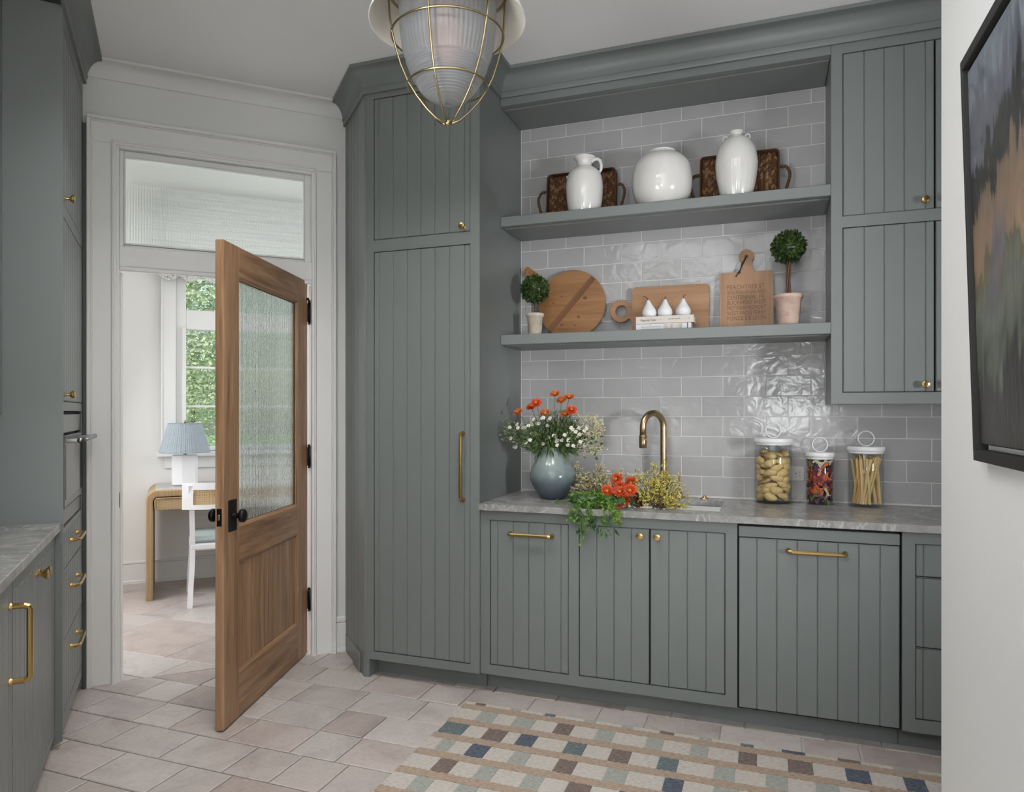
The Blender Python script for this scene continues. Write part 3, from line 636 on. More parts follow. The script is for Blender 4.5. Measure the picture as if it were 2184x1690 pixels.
def face_frame(parent, x0, x1, z0, z1, openings, yf=0.0, th=.02, mat='sage_paint'):
    "openings: (x0,x1,z0,z1) cut out of the rectangle; built as strips"
    xs = sorted({x0, x1} | {o[0] for o in openings} | {o[1] for o in openings}); zs = sorted({z0, z1} | {o[2] for o in openings} | {o[3] for o in openings}); mb = MB()
    for i in range(len(xs) - 1):
        run = None
        for j in range(len(zs) - 1):
            cx, cz_ = (xs[i] + xs[i + 1]) / 2, (zs[j] + zs[j + 1]) / 2; hole = any(o[0] < cx < o[1] and o[2] < cz_ < o[3] for o in openings)
            if not hole:
                if run is None: run = zs[j]
            if (hole or j == len(zs) - 2) and run is not None:
                top = zs[j] if hole else zs[j + 1]; mb.box(xs[i], xs[i + 1], yf, yf + th, run, top); run = None
    for o in openings:   # dark shadow gap behind
        pass
    return obj('face_frame', mb, mat, parent)

# tall cabinet left of the niche -------------------------------------------------
TY = 3.165
tc_ = thing('tall_cabinet', 'tall grey green pantry cabinet with angled side left of the open shelves', 'cabinet', (-1.6, TY, 0))
ox = 1.6
body = MB(); P = [(-1.908 + ox, .02), (X0 + ox, .02), (X0 + ox, YB - TY - .002), (-2.05 + ox, YB - TY - .002)]
v0 = UN(.893, 4.036); v1 = UN(.893, 3.60)
poly = [(v1.x + ox, v1.y - TY + .004), (X0 + ox - .002, .02), (X0 + ox - .002, YB - TY - .002), (-1.95 + ox, YB - TY - .002), (v0.x + ox, v0.y - TY)]
body.prism(poly, .10, 2.96, 'z'); obj('carcass', body, 'sage_paint', tc_)
obj('side_panel', MB().box(X0 + ox - .018, X0 + ox, .0203, YB - TY - .002, .10, 2.97), 'sage_paint', tc_)
op = [(-1.862 + ox, -1.333 + ox, .138, 2.155), (-1.862 + ox, -1.333 + ox, 2.214, 2.928)]
face_frame(tc_, -1.912 + ox, X0 + ox, .097, 2.968, op)
obj('foot', MB().box(-1.912 + ox, -1.887 + ox, .0, .02, 0, .098).box(-1.905 + ox, -1.887 + ox, .02, .09, 0, .098), 'sage_paint', tc_)
obj('shadow_backing', MB().box(-1.87 + ox, -1.325 + ox, .0205, .024, .13, 2.935), 'shadow_gap', tc_)
cuts = [c + ox for c in (-1.833, -1.753, -1.674, -1.599, -1.522, -1.444, -1.365)]
d = beaded(tc_, *op[0], cuts); obj('handle', pull_mb(.32, True, .036, .008), 'brass', d, (-1.371 + ox, 0, 1.085))
d = beaded(tc_, *op[1], cuts); obj('knob', knob_mb(), 'brass', d, (-1.366 + ox, 0, 2.237))
obj('toe_kick', MB().box(-1.95 + ox, X0 + ox, .09, .11, 0, .10), 'sage_paint', tc_)
# beaded angled side, along N at U=.885 (faces -U)
sd = bpy.data.objects.new('angled_side', None); COL.objects.link(sd); sd.parent = tc_
me_ = MB().box(0, .455, .004, .012, 0, 2.968); q = UN(.885, 4.04); sd2 = obj('angled_side', me_, 'sage_paint', tc_, (q.x + ox, q.y - TY, 0), R(-45)); bpy.data.objects.remove(sd); sd = sd2
# local x runs from the wall (N=4.04) toward the front (N=3.585)
xb = 0.0
for k, wd in enumerate([.075, .075, .075, .075, .075]):
    obj('board', MB().box(xb + .0004, xb + wd - .0004, -.001 if k < 4 else -.001, .0045, .10, 2.965, .0032), 'sage_paint', sd); xb += wd
obj('stile', MB().box(.375, .455, -.004, .0045, 0, 2.968, .002), 'sage_paint', sd)
obj('base_board', MB().box(.0, .375, -.004, .0045, 0, .10, .002).box(.23, .375, -.012, -.004, 0, .10, .002), 'sage_paint', sd)

# base cabinets ---------------------------------------------------------------
BY = 3.18
def base(name, label, x0, x1, openings, toe=True, top=.882, frame=True):
    c = thing(name, label, 'cabinet', ((x0 + x1) / 2, BY, 0)); m = (x0 + x1) / 2
    obj('carcass', MB().box(x0 - m + .001, x1 - m - .001, .0245, YB - BY - .01, .10, .70), 'sage_paint', c)
    ops = [(a - m, b - m, z0, z1) for a, b, z0, z1 in openings]
    if frame: face_frame(c, x0 - m, x1 - m, .097, top, ops)
    for o in ops: obj('shadow_backing', MB().box(o[0] - .005, o[1] + .005, .0205, .024, o[2] - .005, min(o[3] + .005, top)), 'shadow_gap', c)
    if toe: obj('toe_kick', MB().box(x0 - m, x1 - m, .09, .11, 0, .10), 'sage_paint', c)
    return c, m
c, m = base('base_cabinet', 'base cabinet with wide brass pull next to the tall cabinet', X0, -.829, [(-1.238, -.851, .143, .834)])
d = beaded(c, -1.238 - m, -.851 - m, .143, .834, [v - m for v in (-1.200, -1.122, -1.045, -.967, -.889)]); obj('handle', pull_mb(.205), 'brass', d, (-1.0325 - m, 0, .775))
c, m = base('sink_cabinet', 'two door base cabinet with brass knobs under the sink', -.829, -.118, [(-.804, -.166, .145, .834)])
d = beaded(c, -.804 - m, -.4845 - m, .145, .834, [v - m for v in (-.722, -.643, -.565)]); obj('knob', knob_mb(), 'brass', d, (-.522 - m, 0, .803))
d = beaded(c, -.4835 - m, -.166 - m, .145, .834, [v - m for v in (-.402, -.323, -.245)]); obj('knob', knob_mb(), 'brass', d, (-.448 - m, 0, .803))
c, m = base('dishwasher', 'panel front dishwasher with wide brass pull between two cabinets', -.118, .495, [(-.117, .494, .098, .878)], frame=False)
c['category'] = 'dishwasher'
d = beaded(c, -.114 - m, .491 - m, .10, .822, [v - m for v in (-.040, .038, .116, .193, .268, .344, .420)], name='front_panel'); obj('handle', pull_mb(.212), 'brass', d, (.188 - m, 0, .777))
obj('control_rail', MB().box(-.112 - m, .489 - m, 0.0, .02, .823, .868, .002), 'sage_paint', c)
c, m = base('drawer_cabinet', 'drawer base cabinet beside the right partition wall', .497, 1.25, [(.542, 1.20, .705, .834), (.542, 1.20, .429, .703), (.542, 1.20, .149, .427)])
for z0, z1 in ((.705, .834), (.429, .703), (.149, .427)):
    d = beaded(c, .542 - m, 1.20 - m, z0, z1, [v - m for v in (.570, .648, .726, .804, .882, .96, 1.038, 1.116)], name='drawer'); obj('handle', pull_mb(.212), 'brass', d, (.87 - m, 0, (z0 + z1) / 2))
# sink wall upper cabinet ----------------------------------------------------
UY = 3.449
uc = thing('wall_cabinet', 'grey green wall cabinet with beaded doors right of the shelves', 'cabinet', (.264, UY, 0)); m = .264
obj('carcass', MB().box(0, .99, .025, YB - UY - .006, 1.384, 2.955), 'sage_paint', uc)
ops = [(.309 - m, .660 - m, 1.432, 2.153), (.309 - m, .660 - m, 2.202, 2.914), (.662 - m, 1.05 - m, 1.432, 2.153), (.662 - m, 1.05 - m, 2.202, 2.914)]
face_frame(uc, 0, .99, 1.383, 2.968, [(.309 - m, 1.05 - m, 1.432, 2.153), (.309 - m, 1.05 - m, 2.202, 2.914)])
obj('shadow_backing', MB().box(.305 - m, 1.055 - m, .0205, .024, 1.43, 2.92), 'shadow_gap', uc)
obj('end_panel', MB().box(-.0005, .018, .018, YB - UY - .006, 1.383, 2.968), 'sage_paint', uc)
for i, o in enumerate(ops):
    d = beaded(uc, *o, [v - m for v in ((.394, .471, .547, .626) if i < 2 else (.745, .823, .901, .979))])
    obj('knob', knob_mb(), 'brass', d, ((.621 if i < 2 else .70) - m, 0, 1.464 if i % 2 == 0 else 2.237))
# shelves and head fascia ------------------------------------------------------
def shelf(name, z1, z0, label):
    s_ = thing(name, label, 'shelf', ((X0 + .264) / 2, UY, z1)); h = (.264 - X0) / 2 - .0008; dz = z0 - z1
    obj('board', MB().box(-h, h, .049, YB - UY - .009, dz - .004, 0, .004), 'sage_paint', s_)
    obj('nosing', MB().box(-h, h, 0, .0455, dz, 0, .0025), 'sage_paint', s_)
    return s_
shelf('shelf', 2.350, 2.300, 'upper grey green shelf holding the white vases'); shelf('shelf', 1.743, 1.692, 'lower grey green shelf holding the cutting boards and topiaries')
hd = thing('niche_fascia', 'grey green fascia and soffit closing the niche above the white vases', 'cabinet', ((X0 + .264) / 2, UY, 2.918)); h = (.264 - X0) / 2 - .0008
obj('soffit', MB().box(-h, h, .049, YB - UY - .009, -.004, .03, .004), 'sage_paint', hd); obj('fascia', MB().box(-h, h, 0, .0455, 0, .05, .0012), 'sage_paint', hd)

# worktop, sink, tap ------------------------------------------------------------
wt = MB(); CZ = .912; x0, x1, y0, y1 = X0 + .001, 1.25, 3.148, YB - .009; sx0, sx1, sy0, sy1 = -.77, -.196, 3.268, 3.665
for a, b, c_, d_ in ((x0, sx0, y0, y1), (sx1, x1, y0, y1), (sx0, sx1, y0, sy0), (sx0, sx1, sy1, y1)): wt.box(a, b, c_, d_, .8825, CZ)
tag(obj('worktop', wt, 'stone'), 'veined grey stone worktop along the sink wall', 'worktop')
sk = thing('sink', 'white undermount sink let into the stone worktop', 'sink', ((sx0 + sx1) / 2, (sy0 + sy1) / 2, .70)); a, b = (sx1 - sx0) / 2, (sy1 - sy0) / 2
bm_ = MB(); bm_.box(-a - .008, -a, -b - .008, b + .008, .0, .182, .003); bm_.box(a, a + .008, -b - .008, b + .008, 0, .182, .003); bm_.box(-a, a, -b - .008, -b, 0, .182, .003); bm_.box(-a, a, b, b + .008, 0, .182, .003); bm_.box(-a, a, -b, b, 0, .008)
obj('basin', bm_, 'white_sink', sk); obj('drain', MB().lathe([(.0, .0081), (.035, .0085), (.04, .012), (.042, .0085)], 20, cap=False), 'steel', sk)
fc = thing('faucet', 'brushed brass gooseneck faucet behind the sink', 'faucet', (-.492, 3.69, CZ)); dr = Vector((-.085, -.115, 0)); L = dr.length; dr.normalize(); rr = L / 2
pts = [(0, 0, .03), (0, 0, .15), (0, 0, .27), (0, 0, .43 - rr)]; 
for i in range(1, 17): a = PI * i / 16; v = dr * (rr - rr * cos(a)); pts.append((v.x, v.y, .43 - rr + rr * 1.0 * sin(a) - (0 if i < 16 else 0)))
v = dr * L; pts.append((v.x, v.y, .43 - rr - .045)); obj('spout', MB().tube(pts, .0165, 16), 'champagne_brass', fc)
zt = .43 - rr - .04; obj('spray_head', MB().lathe([(.014, zt - .062), (.0195, zt - .060), (.0195, zt - .035), (.0185, zt - .006), (.0195, zt - .004), (.0195, zt), (.016, zt + .002)], 20, T=Matrix.Translation(v)), 'champagne_brass', fc)
obj('spray_button', MB().sphere((v.x + .017, v.y - .008, zt - .022), .006, 8, 6), 'champagne_brass', fc)
obj('base', MB().lathe([(.030, 0), (.030, .006), (.024, .010), (.022, .05), (.024, .056), (.018, .062), (.0165, .07)], 24), 'champagne_brass', fc)
lv = thing('faucet_lever', 'slim brass side lever right of the gooseneck faucet', 'faucet handle', (-.415, 3.70, CZ)); obj('lever_base', MB().lathe([(.018, 0), (.018, .02), (.012, .035), (.008, .04)], 16), 'champagne_brass', lv)
obj('lever', MB().tube([(0, 0, .035), (.002, 0, .08), (.0, 0, .118), (0, 0, .128)], [.0055, .0045, .0045, .0065], 8), 'champagne_brass', lv)
ab = thing('air_switch', 'low brass button on the worktop right of the sink', 'button', (-.295, 3.725, CZ)); obj('plate', MB().lathe([(.022, 0), (.022, .004), (.018, .006)], 20), 'champagne_brass', ab); obj('button', MB().lathe([(.010, .006), (.010, .012), (.008, .014)], 16), 'champagne_brass', ab)
# outlet
ou = thing('outlet', 'pale double power socket between the pasta jars on the tiles', 'outlet', (.112, YB - .0095, 1.048)); obj('plate', MB().box(-.058, .058, -.004, 0, -.036, .036, .002), 'outlet_white', ou)
for s_ in (-.026, .026):
    f_ = obj('socket', MB().box(s_ - .021, s_ + .021, -.0055, -.004, -.017, .017, .001), 'outlet_white', ou)
    obj('slot', MB().box(s_ + .006, s_ + .014, -.0058, -.0054, .006, .008).box(s_ + .006, s_ + .014, -.0058, -.0054, -.008, -.006).box(s_ - .008, s_ - .003, -.0058, -.0054, -.0025, .0025), 'shadow_gap', f_)

# ------------------------------------------------------------------ left cabinets: frame with x = N - n0, y = -(U + .40)
def lfr(name, label, u, n, cat='cabinet'): return thing(name, label, cat, UN(u, n, 0), R(135))
ov = lfr('oven_cabinet', 'tall grey green cabinet with a built in oven beside the doorway', -.40, 3.315); W_ = 4.008 - 3.315
obj('carcass', MB().box(.002, W_, .025, .60, .075, .872).box(.002, W_, .025, .60, 1.36, 2.955).box(.002, .02, .025, .60, .872, 1.36).box(W_ - .02, W_, .025, .60, .872, 1.36).box(.02, W_ - .02, .45, .60, .872, 1.36), 'sage_paint', ov)
o1 = (.030, W_ - .025, 1.389, 2.133); o2 = (.030, W_ - .025, 2.185, 2.885); o3 = (.030, W_ - .025, .88, 1.352); dro = [(.030, W_ - .025, .706, .866), (.030, W_ - .025, .423, .704), (.030, W_ - .025, .135, .421)]
face_frame(ov, 0, W_, .075, 2.968, [o1, o2, o3] + dro)
for o in [o1, o2] + dro: obj('shadow_backing', MB().box(o[0] - .004, o[1] + .004, .0205, .024, o[2] - .004, o[3] + .004), 'shadow_gap', ov)
bc = [.03 + .0638 * i + .02 for i in range(12)]
for o, kz in ((o1, 1.419), (o2, 2.215)): d = beaded(ov, *o, bc); obj('knob', knob_mb(), 'brass', d, (.062, 0, kz))
for o, hz in zip(dro, (.80, .605, .345)): d = beaded(ov, *o, bc, name='drawer'); obj('handle', pull_mb(.60 - .0, False, .036).mesh('handle', 'brass') if False else pull_mb(.21), 'brass', d, (.347, 0, hz))
obj('side_panel', MB().box(-.001, .002, .0, .60, .04, 2.968), 'sage_paint', ov)
oven = lfr('oven', 'stainless built in oven with tubular handle beside the doorway', -.40, 3.315, 'oven')
obj('body', MB().box(.034, W_ - .029, .022, .40, .884, 1.348), 'shadow_gap', oven)
obj('control_panel', MB().box(.036, W_ - .031, .004, .022, 1.262, 1.338, .002), 'steel', oven); dd = obj('door', MB().box(.036, W_ - .031, -.002, .022, .958, 1.252, .002), 'steel', oven)
obj('window', MB().box(.07, W_ - .065, -.0035, .0, .99, 1.215), 'dark_glass', dd); obj('lower_panel', MB().box(.036, W_ - .031, .004, .022, .888, .95, .002), 'steel', oven)
hh = MB().tube([(.05, -.055, 1.232), (W_ - .045, -.055, 1.232)], .011, 16)
for x_ in (.10, W_ - .095): hh.box(x_ - .012, x_ + .012, -.05, 0, 1.224, 1.240, .002)
obj('handle', hh, 'steel', dd)
bl = lfr('base_cabinet', 'grey green base cabinet with paired brass knobs under the left worktop', -.425, 2.49); W2 = 3.312 - 2.49
obj('carcass', MB().box(0, W2, .025, .575, .08, .872), 'sage_paint', bl); face_frame(bl, 0, W2, .07, .874, [(.035, W2 - .035, .098, .822)]); obj('shadow_backing', MB().box(.03, W2 - .03, .0205, .024, .09, .83), 'shadow_gap', bl)
mid = .43
for x_a, x_b, kx in ((.035, mid, mid - .03), (mid, W2 - .035, mid + .03)):
    d = beaded(bl, x_a, x_b, .098, .822, [x_a + .0736 * i for i in range(1, 5)], gap=.001); obj('knob', knob_mb(), 'brass', d, (kx, 0, .79))
bl2 = lfr('appliance_panel', 'grey green beaded panel with long vertical brass handle at the left edge', -.425, 1.85, 'cabinet'); W3 = 2.487 - 1.85
obj('carcass', MB().box(0, W3, .025, .575, .08, .872), 'sage_paint', bl2); d = beaded(bl2, .004, W3 - .002, .07, .868, [.06 + .0736 * i for i in range(8)]); obj('handle', pull_mb(.215, True, .05, .009), 'brass', d, (W3 - .045, 0, .685))
bl3 = lfr('base_cabinet', 'grey green base cabinet nearest the viewpoint on the left', -.425, 1.2); obj('carcass', MB().box(0, .647, .025, .575, .08, .872), 'sage_paint', bl3); beaded(bl3, .004, .643, .07, .868, [.06 + .0736 * i for i in range(8)])
obj('toe_kick', MB().box(0, W2, .09, .11, 0, .08), 'sage_paint', bl); obj('toe_kick', MB().box(0, W3, .09, .11, 0, .08), 'sage_paint', bl2); obj('toe_kick', MB().box(0, W_, .09, .11, 0, .08), 'sage_paint', ov); obj('toe_kick', MB().box(0, .64, .09, .11, 0, .08), 'sage_paint', bl3)
wl = MB().box(-1.036, -.405, 1.2, 3.312, .876, .908, .002); tag(obj('worktop', wl, 'stone', rz=A45), 'veined grey stone worktop at the left edge', 'worktop')
ul = lfr('wall_cabinet', 'grey green wall cabinet above the left worktop', -.60, 1.2); L_ = 3.312 - 1.2
obj('carcass', MB().box(0, L_, .021, .42, 1.345, 2.96), 'sage_paint', ul); face_frame(ul, 0, L_, 1.345, 2.968, [(.06, .72, 1.385, 2.03), (.76, 1.40, 1.385, 2.03), (1.44, L_ - .045, 1.385, 2.03), (.06, .72, 2.075, 2.92), (.76, 1.40, 2.075, 2.92), (1.44, L_ - .045, 2.075, 2.92)])
obj('shadow_backing', MB().box(.05, L_ - .04, .0202, .022, 1.38, 2.93), 'shadow_gap', ul)
for a, b in ((.06, .72), (.76, 1.40), (1.44, L_ - .045)):
    for z0, z1 in ((1.385, 2.03), (2.075, 2.92)): beaded(ul, a, b, z0, z1, [a + .073 * i for i in range(1, 9)])
tag(obj('trim_7', MB().box(-.40, -.384, 3.99, 4.02, 0, 2.75, .002), 'sage_dark', rz=A45), 'dark strip between oven cabinet and door casing', kind='structure')  # darker sage strip across the gap beside the oven cabinet

# ------------------------------------------------------------------ the oak door, local x from free edge to hinge
ang = 45 + 60.28; a_ = UN(.1913, 3.2071, 0)
dr1 = thing('door_1', 'half open oak door with fluted glass over a wooden panel', None, (a_.x, a_.y, 0), R(ang), kind='structure')
T_ = .036; DW = .981
for x_a, x_b in ((0, .145), (.843, DW)): obj('stile', MB().box(x_a, x_b, 0, T_, .012, 2.072, .0015), 'oak_vertical', dr1)
for z0, z1 in ((.012, .208), (.692, .845), (1.94, 2.072)): obj('rail', MB().box(.1452, .8428, .0003, T_ - .0003, z0, z1, .0015), 'oak_horizontal', dr1)
obj('panel', MB().box(.146, .842, .012, .024, .205, .695), 'oak_vertical', dr1)
st = MB(); sth = MB()
for z0, z1, zz0, zz1 in ((.208, .692, .208, .692), (.845, 1.94, .845, 1.94)):
    s_ = .012
    st.prism([(.145, .003), (.145, .0125), (.157, .0125), (.153, .008)], z0, z1, 'z'); st.prism([(.843, .003), (.843, .0125), (.831, .0125), (.835, .008)], z0, z1, 'z')
    sth.prism([(.003, z0), (.0125, z0), (.0125, z0 + s_), (.008, z0 + .008)], .145, .843, 'x'); sth.prism([(.003, z1), (.0125, z1), (.0125, z1 - s_), (.008, z1 - .008)], .145, .843, 'x')
obj('sticking', st, 'oak_vertical', dr1); obj('sticking', sth, 'oak_horizontal', dr1)
st2 = MB()
for z0, z1 in ((.208, .692), (.845, 1.94)): st2.box(.145, .157, .024, .033, z0, z1, .002).box(.831, .843, .024, .033, z0, z1, .002).box(.157, .831, .024, .033, z0, z0 + .012, .002).box(.157, .831, .024, .033, z1 - .012, z1, .002)
obj('rear_moulding', st2, 'oak_vertical', dr1)
obj('glass_pane', fluted(.146, .842, .846, 1.939), 'fluted_glass', dr1, (0, .0185, 0))
kx, kz = .078, .903; Tk = Matrix.Rotation(R(90), 4, 'X')
def doorknob(sgn):
    T2 = Matrix.Translation((kx, 0 if sgn < 0 else T_, kz)) @ (Tk if sgn < 0 else Matrix.Rotation(R(-90), 4, 'X'))
    return MB().lathe([(.013, .004), (.012, .012), (.0105, .02), (.0105, .028), (.016, .033), (.026, .038), (.0295, .046), (.0285, .055), (.022, .061), (.010, .064), (0, .0645)], 28, T=T2)
pl_ = obj('door_plate', MB().box(.041, .117, -.0045, 0, .836, .972, .003).box(.041, .117, T_, T_ + .0045, .836, .972, .003), 'black_iron', dr1)
obj('door_knob', doorknob(-1), 'black_iron', dr1); obj('door_knob', doorknob(1), 'black_iron', dr1)
lt = obj('latch_plate', MB().box(-.0015, .0, .007, .029, .868, .942, .0005), 'black_iron', dr1); obj('latch_bolt', MB().box(-.008, -.001, .014, .024, .893, .918, .003), 'brass', lt)
for zc in (1.90, 1.10, .305):
    hg = obj('hinge', MB().box(DW, DW + .012, .003, .034, zc - .053, zc + .053, .001), 'black_iron', dr1)
    obj('hinge_pin', MB().tube([(DW + .008, -.010, zc - .056), (DW + .008, -.010, zc + .056)], .0085, 10).sphere((DW + .006, -.006, zc + .060), .008, 8, 6).sphere((DW + .006, -.006, zc - .060), .007, 8, 6), 'black_iron', hg)
    obj('hinge_leaf', MB().box(DW + .001, DW + .021, -.007, .0, zc - .053, zc + .053, .001), 'black_iron', hg)
zc = 1.90; hp = obj('hinge_stop', MB().tube([(DW - .05, -.022, zc + .066), (DW + .006, -.008, zc + .066), (DW + .045, -.03, zc + .066)], .003, 8).sphere((DW + .048, -.032, zc + .066), .0095, 10, 8).sphere((DW - .05, -.02, zc + .066), .008, 10, 8), 'black_iron', dr1)

# ------------------------------------------------------------------ pendant lamp
PX, PY = -.7693, 1.677
pd = thing('pendant_lamp', 'large brass caged pendant with ribbed glass and white metal shade', 'pendant lamp', (PX, PY, 0))
sh = MB(); sh.lathe([(.060, 2.500), (.085, 2.498), (.120, 2.47), (.160, 2.42), (.185, 2.375), (.198, 2.349), (.2005, 2.3475), (.2015, 2.350), (.189, 2.378), (.164, 2.425), (.124, 2.476), (.086, 2.504), (.060, 2.506)], 64, cap=False); obj('shade', sh, 'lamp_enamel', pd)
obj('gallery', MB().lathe([(.060, 2.50), (.150, 2.455), (.155, 2.425), (.152, 2.425), (.147, 2.45), (.128, 2.455), (.125, 2.42), (.122, 2.42), (.122, 2.46), (.06, 2.49)], 48, cap=False), 'antique_brass', pd)
obj('stem', MB().lathe([(.055, 2.50), (.055, 2.56), (.03, 2.60), (.012, 2.62), (.009, 2.64), (.009, 3.03), (.062, 3.045), (.062, CH - .001)], 32), 'antique_brass', pd)
gp = [(.124, 2.45), (.124, 2.40), (.123, 2.36), (.120, 2.32), (.114, 2.28), (.105, 2.245), (.093, 2.21)]; 
def gr(z):
    for (r0, z0), (r1, z1) in zip(G, G[1:]):
        if z0 >= z >= z1: return r0 + (r1 - r0) * (z0 - z) / (z0 - z1)
    return 0
G = [(.124, 2.46), (.1245, 2.38), (.122, 2.33), (.116, 2.28), (.106, 2.245), (.092, 2.21), (.073, 2.178), (.051, 2.156), (.030, 2.144), (.014, 2.139), (.0, 2.138)]
op_ = []; z = 2.46; nr = 0
while z > 2.235: op_.append((gr(z), z, 1)); z -= .009
zr = z
nst = 110
for i in range(nst + 1):
    s_ = i / nst; zz_ = 2.235 - (2.235 - 2.1385) * (1 - (1 - s_)**1.0); r_ = gr(zz_); k = 1 + 0 * s_
    op_.append((max(0.0005, r_ + .0011 * sin(s_ * 2 * PI * 17) * (1 if r_ > .012 else 0)), zz_, 0))
NS = 240
def rib(r_, z_, a): return r_ + (.0011 * cos(a * 60) if z_ > 2.24 and r_ > .118 * 0 + .09 else 0)
gm = MB().lathe([(a, b) for a, b, _ in op_], NS, fr=rib, cap=False); inn = [(max(.0003, r_ - .0045), z_ + (.004 if z_ < 2.2 else 0)) for r_, z_ in [(gr(q), q) for q in [2.139 + (2.46 - 2.139) * i / 30 for i in range(31)]]]
gm.lathe(inn, 64, cap=False); obj('glass', gm, 'lamp_glass', pd)
obj('bulb', MB().lathe([(.0, 2.255), (.016, 2.262), (.026, 2.285), (.026, 2.31), (.015, 2.345), (.013, 2.37)], 20, cap=False), 'bulb', pd); obj('bulb_socket', MB().lathe([(.016, 2.37), (.016, 2.46)], 16), 'antique_brass', pd)
def wr(z):
    W = [(.150, 2.46), (.152, 2.40), (.149, 2.35), (.1435, 2.312), (.134, 2.27), (.120, 2.225), (.102, 2.186), (.080, 2.153), (.055, 2.124), (.030, 2.101), (.010, 2.092)]
    return W
for k in range(6):
    a = R(36) + k * PI / 3; obj('cage_wire', MB().tube([(r_ * cos(a), r_ * sin(a), z_) for r_, z_ in wr(0)], .0026, 8), 'antique_brass', pd)
for r_, z_ in ((.1435, 2.312), (.102, 2.186)): obj('cage_ring', MB().tube([(r_ * cos(2 * PI * i / 64), r_ * sin(2 * PI * i / 64), z_) for i in range(64)], .0028, 8, closed=True), 'antique_brass', pd)
obj('finial', MB().lathe([(.0, 2.083), (.006, 2.085), (.009, 2.09), (.009, 2.097), (.005, 2.101), (0, 2.102)], 16, cap=False), 'antique_brass', pd)

# ------------------------------------------------------------------ rug
RG = [-1.30, 1.0, 2.17, 3.045]
rg = thing('rug', 'flat woven rug of cream, blue and brown checks between tan stripes', 'rug', (RG[0], RG[3], .004))
obj('weave_base', MB().box(0, RG[1] - RG[0], -(RG[3] - RG[2]), 0, 0.0006, .0075, .002), 'rug_cream', rg)
rr_ = random.Random(11); stripes = [.055 + .152 * i for i in range(6)]; z = .0075
cols = {'rug_cream': 0, 'rug_sage': 1, 'rug_teal': 2, 'rug_navy': 3, 'rug_brown': 4}
known = {1: [(.0, .11, 'rug_cream'), (.11, .19, 'rug_sage'), (.19, .275, 'rug_cream'), (.275, .365, 'rug_sage'), (.365, .46, 'rug_cream'), (.46, .535, 'rug_brown'), (.535, .635, 'rug_cream'), (.635, .71, 'rug_sage'), (.71, .84, 'rug_cream'), (.84, .91, 'rug_sage'), (.91, 1.015, 'rug_cream'), (1.015, 1.085, 'rug_sage'), (1.085, 1.195, 'rug_cream'), (1.195, 1.265, 'rug_brown')],
         2: [(.005, .115, 'rug_teal'), (.115, .20, 'rug_cream'), (.20, .29, 'rug_brown'), (.29, .345, 'rug_cream'), (.345, .42, 'rug_navy'), (.42, .545, 'rug_cream'), (.545, .625, 'rug_teal'), (.625, .725, 'rug_cream'), (.725, .805, 'rug_brown'), (.805, .91, 'rug_cream'), (.91, .985, 'rug_teal'), (.985, 1.115, 'rug_cream'), (1.115, 1.19, 'rug_sage')],
         3: [(0, .06, 'rug_cream'), (.06, .12, 'rug_sage'), (.12, .19, 'rug_cream'), (.19, .27, 'rug_navy'), (.27, .37, 'rug_cream'), (.37, .44, 'rug_sage'), (.44, .55, 'rug_cream'), (.55, .625, 'rug_brown'), (.625, .74, 'rug_cream'), (.74, .82, 'rug_sage'), (.82, .95, 'rug_cream'), (.95, 1.02, 'rug_navy')],
         4: [(0, .12, 'rug_cream'), (.12, .195, 'rug_brown'), (.195, .29, 'rug_cream'), (.29, .36, 'rug_sage'), (.36, .47, 'rug_cream'), (.47, .54, 'rug_sage')],
         0: [(0, .05, 'rug_cream'), (.05, .10, 'rug_brown'), (.10, .22, 'rug_cream'), (.22, .27, 'rug_sage'), (.27, .38, 'rug_cream'), (.38, .43, 'rug_teal'), (.43, .56, 'rug_cream'), (.56, .61, 'rug_sage'), (.61, .72, 'rug_cream'), (.72, .77, 'rug_sage'), (.77, .88, 'rug_cream'), (.88, .94, 'rug_brown'), (.94, 1.04, 'rug_cream'), (1.04, 1.09, 'rug_sage'), (1.09, 1.2, 'rug_cream'), (1.2, 1.25, 'rug_teal')]}
WR = RG[1] - RG[0]; DR = RG[3] - RG[2]
for i in range(-1, 6):
    y1 = -(stripes[i] + .024) if i >= 0 else -.003; y0 = -(stripes[i + 1] - .024) if i + 1 < 6 else -DR + .003
    if y1 - y0 < .01: continue
    cells = list(known.get(i + 1, [])); x = cells[-1][1] if cells else 0; last = cells[-1][2] if cells else 'rug_sage'
    while x < WR - .01:
        if last != 'rug_cream': c_ = 'rug_cream'; wd = rr_.uniform(.09, .12)
        else: c_ = rr_.choice(['rug_sage', 'rug_sage', 'rug_teal', 'rug_brown', 'rug_navy', 'rug_sage']); wd = rr_.uniform(.07, .09)
        cells.append((x, min(x + wd, WR), c_)); last = c_; x += wd
    for a, b, c_ in cells:
        o = obj('woven_check', MB().box(a + .001, b - .001, y0, y1, z - .001, z + .0012 + (.0004 if c_ != 'rug_cream' else 0), .0008), c_, rg); 
